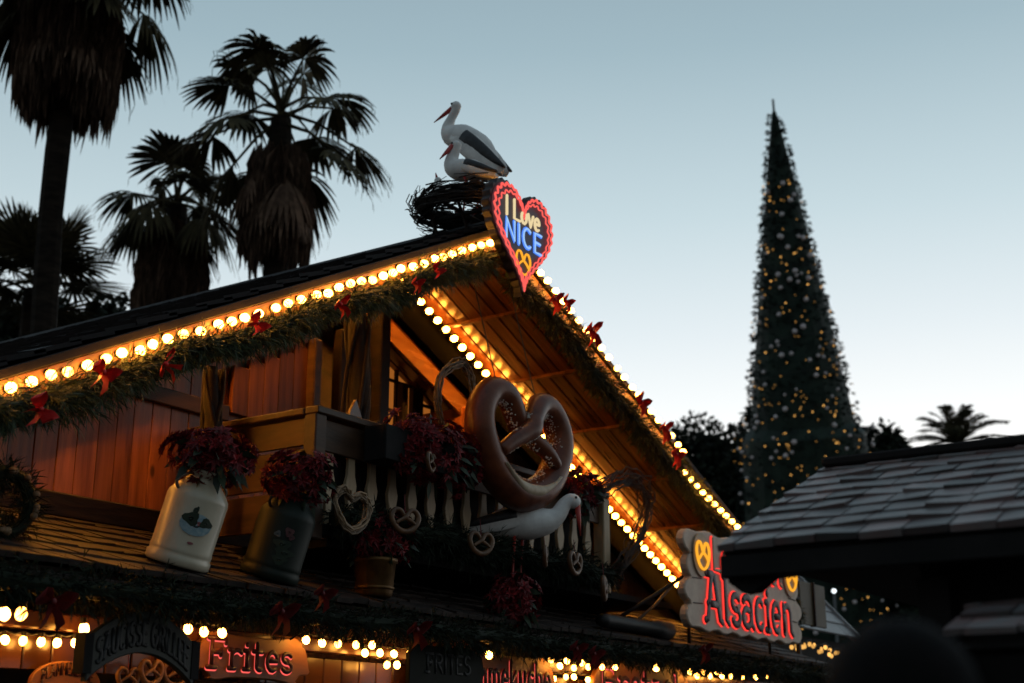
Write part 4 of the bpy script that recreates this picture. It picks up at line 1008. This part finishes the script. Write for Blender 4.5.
# small oval Flammekuche board on the valance
oc = at(65, 684, 6.68); ov = thing('oval_sign', 'small yellow oval board with dark lettering reading Flammekuche at the left', 'sign', oc); om = facade(oc.x, 6.68, oc.z)
mb = MB(om); mb.prism([(.25 * math.cos(6.283 * i / 32), .13 * math.sin(6.283 * i / 32)) for i in range(32)], -.015, .015, .006); mb.build('board', M['plaque2'], ov)
def oarch(u, v): return (u, v + .055 * (1 - (u / .2) ** 2))
st, w_ = strokes('FLAMMEKUCHE', -.185, .0, .065, fit=.37, track=.08); letter_mesh(om, st, .006, .017, .004, oarch).build('lettering', M['maroon'], ov, True)
st, w_ = strokes('ALSACE', -.10, -.075, .055, fit=.2, track=.08)
# dark hanging banner with FRITES
fc = at(447, 668, 6.12); fX0 = at(410, 668, 6.12).x; fX1 = at(485, 668, 6.12).x; FWd = fX1 - fX0
fs = thing('hanging_banner', 'dark hanging board with black lettering reading Frites covering part of a plaque', 'sign', fc); fm = facade(fc.x, 6.12, fc.z - .02)
mb = MB(fm); mb.prism([(-FWd / 2, -.16), (-FWd * .3, -.20), (FWd * .2, -.20), (FWd * .42, -.14), (FWd / 2, .0), (FWd * .46, .12), (FWd * .3, .17), (-FWd * .42, .17), (-FWd / 2, .1)], -.02, .015, .005); mb.build('board', M['signdark'], fs)
st, w_ = strokes('FRITES', -FWd * .30, -.02, .13, fit=FWd * .6, track=.06); letter_mesh(fm, st, .012, .017, .005).build('lettering', M['signtext'], fs, True)
for q in (-.3, .3):
    mb = MB(); mb.tube([(fc.x + q * FWd, 6.13, fc.z + .12), (fc.x + q * FWd, PY0 + .02, PZ0 - .1)], .008, 5); mb.build('hanger', M['iron'], fs)

# eave bulbs
def px_string(label, lst, Y, r=.029, kind='bulbsoft', axis=(0, -.15, -1)):
    light_string(label, [at(a, b, Y) for a, b in lst], axis, r, kind, 'bulb strings under the eave', .015)
px_string('pair of large bulbs under the eave at the picture edge', [(4, 614), (21, 614)], 6.38, .034)
px_string('row of small bulbs along the beam at the far left', [(-12, 640), (5, 640), (23, 641), (41, 642), (57, 643), (75, 643)], 6.60, .024)
px_string('two bulbs beside the dark arched sign, left', [(84, 629)], 6.45, .030)
px_string('bulbs just above the Frites plaque', [(188, 629), (204, 632), (222, 633)], 6.36, .028)
px_string('bulbs right of the Frites plaque, upper row', [(306, 640), (322, 643), (338, 644), (356, 645), (372, 645)], 6.40, .026)
px_string('bulbs right of the Frites plaque, middle row', [(365, 653), (380, 653), (394, 654), (410, 654)], 6.48, .026)
px_string('two bulbs right of the Frites plaque, lowest row', [(387, 665), (397, 665)], 6.55, .026)
px_string('receding fairy row below the bulbs right of the Frites plaque', [(312, 664), (322, 665), (330, 666), (338, 666), (346, 667), (354, 667), (366, 667), (378, 668)], 6.85, .018)
px_string('single bulb at the top of the Flammekuche plaque', [(489, 655)], 6.18, .030)
px_string('cluster of bulbs right of the Flammekuche plaque, upper row', [(551, 660), (560, 666), (567, 661), (574, 668), (582, 663), (588, 667), (602, 667), (615, 667)], 6.42, .025)
px_string('cluster of bulbs right of the Flammekuche plaque, lower row', [(554, 679), (566, 677), (574, 677), (588, 680), (596, 680)], 6.55, .024)
px_string('short bulb run above the lowest plaque', [(656, 668)], 6.2, .030)
px_string('row of bulbs under the eave below the log sign', [(690, 672), (697, 676), (704, 672), (710, 676), (717, 672), (722, 676), (731, 676), (743, 677), (756, 677), (767, 676)], 6.40, .026)

# ------------------------------------------------------------------ right-hand kiosk
kr = thing('tiled_kiosk', 'dark kiosk with a grey brown tiled roof jutting in at the right edge', 'kiosk', (6.3, 0, 0))
KX, KZ, KRX, KRZ, KY1, KY0 = 5.0, 2.40, 6.29, 2.945, 2.32, -2.6
upk = Vector((KRX - KX, 0, KRZ - KZ)); kl = upk.length
mb = MB(); tile_rows(mb, (KX, KY0, KZ), (0, 1, 0), upk, KY1 - KY0, kl, .17, .158, .030, 9, 1.22, .012, .003); mb.build('roof', M['kiosktile'], kr)
upk2 = Vector((-(KRX - KX), 0, KRZ - KZ))
mb = MB(); tile_rows(mb, (2 * KRX - KX, KY0, KZ), (0, 1, 0), upk2, KY1 - KY0, kl, .17, .158, .020, 10, 1.28, .016, .004); mb.build('roof', M['kiosktile'], kr)
mb = MB(); mb.M = None
mb.add([(KX, KY0, KZ), (KRX, KY0, KRZ), (2 * KRX - KX, KY0, KZ), (KX, KY1 - .01, KZ), (KRX, KY1 - .01, KRZ), (2 * KRX - KX, KY1 - .01, KZ)], [(0, 1, 4, 3), (1, 2, 5, 4), (0, 3, 5, 2), (0, 2, 1), (3, 4, 5)])
mb.build('roof_deck', M['black'], kr)
mb = MB(); mb.box((KRX, (KY0 + KY1) / 2, KRZ + .035), (.17, KY1 - KY0, .045), None, .01); mb.build('ridge_cap', M['black'], kr)
mb = MB(); mb.box((KX + .03, (KY0 + KY1) / 2, KZ - .05), (.05, KY1 - KY0, .09), None, .006); mb.build('eave_fascia', M['black'], kr)
mb = MB(); mb.M = face((KX + .06, KY1 - .06, KZ - .088), (0, 1, 0), (0, 0, 1), (1, 0, 0)); mb.prism([(.05, .0), (.05, -.02), (-.01, -.065), (-.06, -.06), (-.13, -.01), (-.3, .0)], 0, .08); mb.build('corner_bracket', M['black'], kr)
mb = MB(); mb.box((KX + .42, (1.62 + KY0) / 2, 1.2), (.08, 1.62 - KY0, 2.4)); mb.build('front_wall', M['black'], kr)
mb = MB(); mb.box((KRX, 1.60, 1.2), (2 * (KRX - KX) - .8, .08, 2.4)); mb.build('end_wall', M['black'], kr)
mb = MB(); mb.box((KX + .30, 1.55, 1.14), (.12, .12, 2.28)); mb.build('post', M['black'], kr)
ka = at(941, 634, 1); kxa = 4.55; a_ = atx(944, 640, kxa); 
mb = MB(); tile_rows(mb, (a_.x, -2.4, a_.z), (0, 1, 0), (.38, 0, .14), a_.y + 2.4, .36, .17, .15, .022, 12, 1.25, .015); mb.build('awning', M['kiosktile'], kr)
mb = MB(); mb.box((a_.x + .2, (a_.y - 2.4) / 2, a_.z - .02), (.36, a_.y + 2.38, .02)); mb.build('awning_deck', M['black'], kr)

# neighbouring stall beyond the log sign
cnr = at(856, 640, 7.0)
ns = thing('grey_roofed_stall', 'stall with a pale grey plank roof just beyond the log sign', 'stall', (cnr.x - 2, 8, 0))
mb = MB(); tile_rows(mb, (cnr.x - 4.5, 7.0, cnr.z), (1, 0, 0), (0, 1.2, 1.3), 4.5, 2.4, 4.6, .26, .03, 14, 1.1, .02); mb.build('roof', M['greyroof'], ns)
mb = MB(); mb.bar((cnr.x + .03, 6.98, cnr.z), (cnr.x + .03, 7.0 + 2.4 * .678, cnr.z + 2.4 * .735), .05, .14, (0, -.73, .68)); mb.build('verge_board', M['greyroof'], ns)
mb = MB(); mb.box((cnr.x - 2.2, 8.1, cnr.z / 2), (4.3, 1.9, cnr.z - .1)); mb.build('walls', M['black'], ns)
ob = at(812, 604, 6.6); os_ = thing('olive_board', 'olive menu board hung beyond the right end of the log sign', 'board', ob)
x0 = at(799, 604, 6.6).x; x1 = at(824, 604, 6.6).x; zt = at(812, 584, 6.6).z; zb2 = at(812, 626, 6.6).z
mb = MB(); mb.box(((x0 + x1) / 2, 6.6, (zt + zb2) / 2), (x1 - x0, .04, zt - zb2), None, .006); mb.build('panel', M['olive'], os_)
mb = MB(); mb.box(((x0 + x1) / 2, 6.59, (zt + zb2) / 2), (.03, .08, zt - zb2 + .02)); mb.box((x0 + .01, 6.64, (zb2) / 2), (.05, .05, zb2)); mb.build('frame', M['darkwood'], os_)
# tiny gold strings by that stall
def gold_string(label, lst, Y=None, D=None, r=.02):
    light_string(label, [at(a, b, Y) if Y else far(a, b, D) for a, b in lst], (0, 0, -1), r, 'fairy', None, .01)
rg = random.Random(21)
gold_string('tangle of gold fairy bulbs under the grey roofed stall', [(793 + i * 2.7 + rg.uniform(-2, 2), 645 + i * .45 + rg.uniform(-4, 5)) for i in range(18)], Y=6.7, r=.026)
gold_string('short gold fairy string low at the right beyond the person', [(986, 671), (989, 674), (993, 672), (998, 673), (1002, 674)], D=9, r=.014)

# ------------------------------------------------------------------ trees behind
def fan_frond(mb, base, az, el, pet, Rf, nseg=28, droop=.5, sag=.35, rg=random, stiff=False, spread=112):
    d = Vector((math.cos(az) * math.cos(el), math.sin(az) * math.cos(el), math.sin(el)))
    p1 = base + d * pet * .5; p2 = base + d * pet + Vector((0, 0, -sag * pet * .5))
    mb.tube([base, p1, p2], [.04, .028, .02], 4)
    dd = (p2 - p1).normalized(); side = dd.cross(Vector((0, 0, 1)))
    if side.length < .05: side = Vector((math.sin(az), -math.cos(az), 0))
    side.normalize(); nrm = side.cross(dd)
    for i in range(nseg):
        if not stiff and rg.random() < .07: continue
        a = R(-spread + 2 * spread * (i + .5) / nseg); da = R(2 * spread / nseg)
        L = Rf * (1 - .22 * (abs(a) / R(spread)) ** 2) * rg.uniform(.90, 1.06); jit = rg.uniform(.85, 1.25)
        def pt(r, aa):
            q = r / L; fold = abs(math.sin(aa))
            return p2 + (dd * math.cos(aa) + side * math.sin(aa)) * r * (1 - .12 * droop * q) + nrm * (.10 * r * math.cos(aa)) + Vector((0, 0, -(droop * jit * .62 * q ** 2.2 + .22 * droop * fold * q) * L))
        if stiff: rs = ((.45, .5), (.75, .30), (1.0, .03))
        else: rs = ((.40, .56), (.66, .54), (.84, .30), (1.0, .05))
        v = [pt(0, a)]; f = []
        for r, k in rs: v += [pt(r * L, a - da * k), pt(r * L, a + da * k)]
        f.append((0, 1, 2))
        for j in range(len(rs) - 1): f.append((1 + 2 * j, 3 + 2 * j, 4 + 2 * j, 2 + 2 * j))
        mb.add(v, f)
        if not stiff and rg.random() < .5:                      # loose threads at the tips
            q = pt(L, a); mb.blade(q, Vector((rg.uniform(-.3, .3), rg.uniform(-.3, .3), -1)), L * rg.uniform(.12, .3), .012, 0)
def hang_frond(mb, p, az, L, w, rg):
    out = Vector((math.cos(az), math.sin(az), 0)); sd = Vector((-out.y, out.x, 0))
    n = 7
    for i in range(n):
        f = (i - (n - 1) / 2) / n; a = p + out * rg.uniform(0, .06); ww = w / n
        m1 = a + sd * f * w * .8 + out * .10 + Vector((0, 0, -L * .5)); tip = a + sd * f * w * 1.1 + out * rg.uniform(-.02, .10) + Vector((0, 0, -L * rg.uniform(.8, 1.1)))
        mb.add([a, m1 - sd * ww * .6, tip, m1 + sd * ww * .6], [(0, 1, 2), (0, 2, 3)])
def fan_palm(label, base, top, nf, pet, Rf, skirt, seed, lo=-35, hi=85, droop=.55, stiff=False, tr=.22):
    rg = random.Random(seed); t = thing('fan_palm', label, 'palm tree', (base.x, base.y, 0))
    b0 = Vector((base.x, base.y, 0)); mb = MB(); n = 14
    mb.tube([b0.lerp(top, i / n) + Vector((.03 * math.sin(i), .03 * math.cos(i * 1.3), 0)) for i in range(n + 1)], [tr * (1.25 - .35 * i / n) * (1 + .06 * (i % 2)) for i in range(n + 1)], 10); mb.build('trunk', M['palmtrunk'], t)
    mb = MB()
    for i in range(nf):
        az = 6.283 * (i * .381966 % 1) + rg.uniform(-.25, .25); el = R(lo + (hi - lo) * ((i + .5) / nf) ** .9 + rg.uniform(-8, 8))
        fan_frond(mb, top + Vector((0, 0, rg.uniform(-.15, .25))), az, el, pet * rg.uniform(.8, 1.15), Rf * rg.uniform(.85, 1.15), 26, droop * rg.uniform(.45, 1.55), .35 if not stiff else .1, rg, stiff)
    mb.tube([top + Vector((0, 0, .1)), top + Vector((.03, 0, pet * 1.1))], [.03, .012], 4)
    mb.build('crown', M['palmleaf'], t)
    if skirt:
        z1, z0, r1, r0 = skirt; mb = MB()
        for i in range(420):
            f = rg.random(); z = z0 + (z1 - z0) * f; az = rg.uniform(0, 6.283); rr = (r0 + (r1 - r0) * f) * rg.uniform(.55, 1.08)
            c = b0.lerp(top, (z) / top.z); hang_frond(mb, Vector((c.x + rr * math.cos(az), c.y + rr * math.sin(az), z)), az, rg.uniform(.45, 1.2), rg.uniform(.18, .42), rg)
        for i in range(9):
            az = rg.uniform(0, 6.283); c = b0.lerp(top, z1 / top.z); fan_frond(mb, Vector((c.x, c.y, z1)), az, R(-48 + rg.uniform(-15, 12)), pet * .55, Rf * .7, 16, 1.3, .9, rg)
        mb.build('skirt', M['deadpalm'], t)
    return t
def P3(x, y, D): return far(x, y, D)
D1 = 22
fan_palm('tall fan palm at the upper left with a long hanging skirt of dead fronds', P3(44, 330, D1), P3(76, -22, D1), 20, 1.1, .95, (P3(66, -8, D1).z, P3(62, 128, D1).z + .62, .72, .62), 1, -48, 70, .9, tr=.19)
D2 = 23
fan_palm('middle fan palm with a full rounded crown above the chalet ridge', P3(286, 330, D2), P3(281, 118, D2), 20, 1.15, .90, (P3(282, 150, D2).z, P3(283, 262, D2).z + .62, .36, .50), 7, -52, 80, .8, tr=.2)
D3 = 24.5
fan_palm('shorter bushy fan palm left of the middle one', P3(172, 330, D3), P3(177, 206, D3), 17, .75, .78, (P3(176, 222, D3).z, P3(176, 300, D3).z + .3, .40, .55), 12, -52, 80, .8, tr=.2)
D4 = 25
fan_palm('low stiff fan palm with spiky leaves behind the tall palm trunk', P3(40, 360, D4), P3(36, 290, D4), 24, .8, 1.05, None, 15, -25, 80, .2, True, .25)
# feather palm far right
def feather_palm(label, base, top, nf, L, seed):
    rg = random.Random(seed); t = thing('feather_palm', label, 'palm tree', (base.x, base.y, 0)); b0 = Vector((base.x, base.y, 0))
    mb = MB(); mb.tube([b0.lerp(top, i / 10) for i in range(11)], [.42 - .006 * i + .03 * (i % 2) for i in range(11)], 10); mb.build('trunk', M['palmtrunk'], t)
    mb = MB()
    for i in range(nf):
        az = 6.283 * (i * .381966 % 1); el = R(18 + 64 * ((i + .5) / nf)); d = Vector((math.cos(az) * math.cos(el), math.sin(az) * math.cos(el), math.sin(el)))
        Lf = L * rg.uniform(.85, 1.1); pts = []
        for k in range(11):
            f = k / 10; pts.append(top + d * Lf * f + Vector((0, 0, -Lf * .42 * f * f)))
        mb.tube(pts, [.05 - .0045 * k for k in range(11)], 4)
        for k in range(46):
            f = .12 + .88 * k / 46; q = f * 10; j = min(int(q), 9); p = pts[j].lerp(pts[j + 1], q - j); tn = (pts[j + 1] - pts[j]).normalized(); sd = tn.cross(Vector((0, 0, 1)))
            if sd.length < .05: continue
            sd.normalize()
            for s_ in (-1, 1): mb.blade(p, tn * .55 + sd * s_ + Vector((0, 0, .25)), L * .19 * (1 - .5 * abs(f - .4)), .045, .35)
    mb.build('crown', M['palmleaf'], t); return t
feather_palm('distant feather palm rising behind the tiled kiosk roof', P3(958, 470, 62), P3(958, 445, 62), 24, 3.0, 3)
def leafy_tree(label, c, rx, rz_, n, seed, leaf=.28, group='dark trees behind the market'):
    rg = random.Random(seed); t = thing('leafy_tree', label, 'tree', (c.x, c.y, 0), group); b0 = Vector((c.x, c.y, 0)); mb = MB()
    fork = Vector((c.x, c.y, max(1.5, c.z - rz_ * .8))); mb.tube([b0, b0.lerp(fork, .5) + Vector((.1, .05, 0)), fork], [.34, .28, .24], 8)
    clumps = []
    for i in range(22):
        u = Vector((rg.gauss(0, 1), rg.gauss(0, 1), rg.gauss(0, .9))).normalized() * rg.uniform(.35, 1); p = c + Vector((u.x * rx, u.y * rx, u.z * rz_)); clumps.append((p, rg.uniform(.22, .42) * rx))
        if i < 10: mb.tube([fork, fork.lerp(p, .5) + Vector((0, 0, .2)), p], [.14, .08, .03], 5)
    mb.build('trunk', M['palmtrunk'], t); mb = MB()
    for i in range(n):
        p, r = clumps[rg.randrange(22)]; u = Vector((rg.gauss(0, 1), rg.gauss(0, 1), rg.gauss(0, 1))).normalized() * r * rg.uniform(.3, 1.1)
        mb.blade(p + u, u + Vector((rg.uniform(-1, 1), rg.uniform(-1, 1), rg.uniform(-1, .6))) * .6, leaf * rg.uniform(.6, 1.3), leaf * .7, .2)
    mb.build('crown', M['foliage'], t); return t
leafy_tree('broad dark tree between the gable edge and the Christmas tree', P3(708, 505, 56), 4.0, 2.3, 22000, 1, .24)
leafy_tree('dark tree crown tucked behind the left flank of the Christmas tree', P3(752, 468, 60), 2.4, 2.5, 6000, 2)
leafy_tree('dark tree peeping out just right of the Christmas tree', P3(872, 468, 58), 1.9, 1.9, 5000, 3)
leafy_tree('low dark shrub tree between the Christmas tree and the feather palm', P3(905, 478, 62), 1.9, 1.35, 4000, 4)
leafy_tree('dark tree at the far left edge behind the chalet roof', P3(5, 345, 30), 1.6, .9, 5000, 5, .2)
leafy_tree('dark tree behind the palm trunks just above the chalet roof', P3(92, 338, 30), 1.3, .6, 4000, 6, .2)
leafy_tree('tall dark tree filling the gap behind the log sign', P3(690, 565, 60), 4.6, 2.8, 16000, 7, .4)

leafy_tree('dark bushy tree low behind the tiled kiosk', P3(905, 590, 62), 3.2, 2.8, 14000, 8, .4)
leafy_tree('dark bushy tree low behind the Christmas tree foot', P3(840, 625, 64), 3.6, 2.8, 14000, 9, .4)
leafy_tree('dark bushy tree far right behind the kiosk wall', P3(985, 600, 48), 3.4, 3.0, 14000, 10, .4)

# ------------------------------------------------------------------ Christmas tree
DX = 50
xb = P3(818, 600, DX); xt = P3(774, 112, DX); xbase = Vector((xb.x, xb.y, 0)); lean = (xt - xb) / (xt.z - xb.z); 
xbase = xb - lean * xb.z
def xr(z): # radius along height
    H = xt.z; f = (H - z) / (H - 12.57)
    r = 2.06 * max(0, f) ** .95
    if z < 12.9: r = 2.34 + (12.9 - z) * .06
    return .14 + r
xm = thing('christmas_tree', 'towering slim Christmas tree covered in gold lights against the dusk sky', 'Christmas tree', xbase)
def xc(z): return xbase + lean * z
mb = MB(); mb.tube([xc(.0), xc(xt.z + .45)], [.25, .04], 8); mb.build('trunk', M['palmtrunk'], xm)
mb = MB(); zs = [1.2 + i * .35 for i in range(int((xt.z - 1.2) / .35) + 1)] + [xt.z]
mb.tube([xc(z) for z in zs], [max(.03, xr(z) * .92 - .05) for z in zs], 20); mb.build('inner_frame', M['xmas'], xm)
mb = MB(); rg = random.Random(30)
while len(mb.f) < 44000:
    z = 1.2 + (xt.z - 1.2) * (1 - rg.random() ** .62) if rg.random() < .9 else rg.uniform(1.2, xt.z)
    a = rg.uniform(0, 6.283); r = xr(z); o = Vector((math.cos(a), math.sin(a), 0)); p = xc(z) + o * r * rg.uniform(.82, .98)
    for k in range(4): mb.blade(p, o + Vector((rg.uniform(-.9, .9), rg.uniform(-.9, .9), rg.uniform(-.6, .7))), rg.uniform(.10, .22), .055, .1)
mb.build('boughs', M['xmas'], xm)
# lights and baubles on the side that can be seen
vdir = math.atan2(-xbase.y, -xbase.x)
src = None; xl = thing('tree_light_string', 'string of gold fairy lights wound over the Christmas tree', 'lights', xbase)
cpts = []
rg = random.Random(31)
def xspot(k=1.03, zmin=5.5):
    while True:
        z = zmin + (xt.z - 2.6 - zmin) * rg.random()
        if rg.random() < (xr(z) / 2.6): break
    a = vdir + math.asin(rg.uniform(-.97, .97)); return xc(z) + Vector((math.cos(a), math.sin(a), 0)) * xr(z) * k, z
mb = MB(); mb.ball((0, 0, 0), .028, 7, 5); fb0 = mb.build('bulb', M['fairy'], None, True); fb0.parent = xl
fb0.location = xspot()[0] - xl.location
for i in range(98):
    o = fb0.copy(); COL.objects.link(o); o.parent = xl; o.location = xspot()[0] - xl.location; s_ = rg.uniform(.7, 1.25); o.scale = (s_,) * 3
mb = MB()
for i in range(260): mb.ball(xspot()[0], rg.uniform(.014, .027), 6, 4)
tag(mb.build('small_bulbs', M['fairy'], xl, True), kind='stuff')
mb = MB(); zz = [7 + i * .06 for i in range(int((xt.z - 8) / .06))]
mb.tube([xc(z) + Vector((math.cos(z * 5), math.sin(z * 5), 0)) * xr(z) * .99 for z in zz], .012, 4); mb.build('cable', M['cable'], xl)
mb = MB(); mb.ball((0, 0, 0), .085, 9, 7); bb = mb.build('bauble', M['bauble'], None, True)
for i in range(150):
    if i == 0: o = bb
    else: o = bb.copy(); COL.objects.link(o)
    tag(o, 'small silvery bauble hung on the tall Christmas tree', 'bauble', 'baubles on the tall Christmas tree'); p, z = xspot(1.04); o.location = p; s_ = rg.uniform(.55, 1.15); o.scale = (s_,) * 3
# street lamp glimpsed through the trees
lp = P3(716, 527, 40); sl = thing('street_lamp', 'white street lamp glowing through the trees behind the gable end', 'street lamp', (lp.x, lp.y, 0))
mb = MB(); mb.lathe([(.09, 0), (.08, .4), (.05, .5), (.045, lp.z - .25)], (lp.x, lp.y, 0), 10); mb.build('pole', M['pole'], sl, True)
for q, s_ in ((-.24, .09), (.06, .15), (.30, .07)):
    mb = MB(); c = lp + r_ * q + Vector((0, 0, rnd(-.15, .15))); mb.ball(c, s_, 12, 8); g_ = mb.build('globe', M['white'], sl, True)
    MB().tube([(lp.x, lp.y, lp.z - .3), c + Vector((0, 0, -s_))], .02, 5).build('arm', M['pole'], sl)
lp2 = P3(834, 591, 38); s2 = thing('street_lamp', 'tiny white lamp low in front of the Christmas tree', 'street lamp', (lp2.x, lp2.y, 0))
mb = MB(); mb.lathe([(.08, 0), (.05, .5), (.04, lp2.z - .1)], (lp2.x, lp2.y, 0), 8); mb.build('pole', M['pole'], s2, True)
mb = MB(); mb.ball(lp2, .06, 10, 7); mb.build('globe', M['white'], s2, True)

# ------------------------------------------------------------------ person in the foreground, back of the head only reaching into view
hpz = far(900, 690, 2.0)
pr = thing('person', 'person in a black coat with dark hair seen from behind in the foreground', 'person', (hpz.x, hpz.y, 0))
yaw = math.atan2(.55, .83)
verts = [((0, 0, .98), .17, .13), ((0, 0, 1.15), .16, .12), ((0, 0, 1.35), .185, .13), ((0, 0, 1.48), .12, .10), ((.01, 0, 1.56), .062, .062), ((.02, 0, 1.64), .075, .075), ((.015, 0, 1.72), .088, .092), ((.01, 0, 1.795), .06, .062),
         ((0, .20, 1.44), .075, .07), ((-.02, .28, 1.18), .058, .055), ((.12, .22, 1.0), .05, .045), ((0, -.20, 1.44), .075, .07), ((-.02, -.28, 1.18), .058, .055), ((.12, -.22, 1.0), .05, .045),
         ((0, .10, .90), .11, .10), ((.02, .11, .50), .075, .075), ((0, .11, .10), .05, .05), ((.14, .12, .05), .045, .04), ((0, -.10, .90), .11, .10), ((.02, -.11, .50), .075, .075), ((0, -.11, .10), .05, .05), ((.14, -.12, .05), .045, .04)]
edges = [(0, 1), (1, 2), (2, 3), (3, 4), (4, 5), (5, 6), (6, 7), (3, 8), (8, 9), (9, 10), (3, 11), (11, 12), (12, 13), (0, 14), (14, 15), (15, 16), (16, 17), (0, 18), (18, 19), (19, 20), (20, 21)]
k_ = 1.0
me = bpy.data.meshes.new('body'); me.from_pydata([tuple(Vector(v[0]) * k_) for v in verts], edges, []); me.update()
bo = bpy.data.objects.new('body', me); COL.objects.link(bo); bo.parent = pr
sm = bo.modifiers.new('skin', 'SKIN'); sv = me.skin_vertices[0].data
for i, v in enumerate(verts): sv[i].radius = (v[1] * k_, v[2] * k_)
sv[0].use_root = True; ss = bo.modifiers.new('smooth', 'SUBSURF'); ss.levels = 2; ss.render_levels = 2
mt, ntm, bs = newmat('person skin and coat'); tcn = nd(ntm, 'ShaderNodeTexCoord'); sp2 = nd(ntm, 'ShaderNodeSeparateXYZ'); ntm.links.new(tcn.outputs['Object'], sp2.inputs[0])
gt = nd(ntm, 'ShaderNodeMath', operation='GREATER_THAN'); gt.inputs[1].default_value = 1.55; ntm.links.new(sp2.outputs['Z'], gt.inputs[0])
mxx = nd(ntm, 'ShaderNodeMix', data_type='RGBA'); mxx.inputs[6].default_value = (.009, .009, .010, 1); mxx.inputs[7].default_value = (.34, .2, .14, 1); ntm.links.new(gt.outputs[0], mxx.inputs[0]); ntm.links.new(mxx.outputs[2], bs.inputs['Base Color']); bs.inputs['Roughness'].default_value = .8
me.materials.append(mt)
mb = MB(); mb.ball((-.012, 0, 1.745), (.122, .112, .125), 20, 14); mb.ball((-.05, 0, 1.66), (.085, .098, .12), 16, 10); hb = mb.build('hair', M['hair'], None, True); hb.parent = pr
mb = MB(); mb.tube([(.10, 0, 1.72), (.125, 0, 1.675), (.10, 0, 1.665)], [.010, .017, .012], 8); nb_ = mb.build('nose', M['skin'], None, True); nb_.parent = pr
for q in (-1, 1):
    mb = MB(); mb.ball((.012, q * .112, 1.70), (.024, .016, .036), 8, 6); e_ = mb.build('ear', M['skin'], None, True); e_.parent = pr
    mb = MB(); mb.ball((.095, q * .034, 1.725), (.011, .014, .010), 8, 6); e_ = mb.build('eye', M['storkblack'], None, True); e_.parent = pr
mb = MB(); mb.lathe([(.30, .78), (.27, 1.0), (.25, 1.2), (.245, 1.35), (.20, 1.45), (.10, 1.53), (.075, 1.57)], n=20, sc=(.72, 1)); cb = mb.build('coat', M['coat'], None, True); cb.parent = pr
pr.rotation_euler = (0, 0, yaw)
zs_ = 1.838 / 1.87; pr.scale = (1.0, 1.0, zs_)
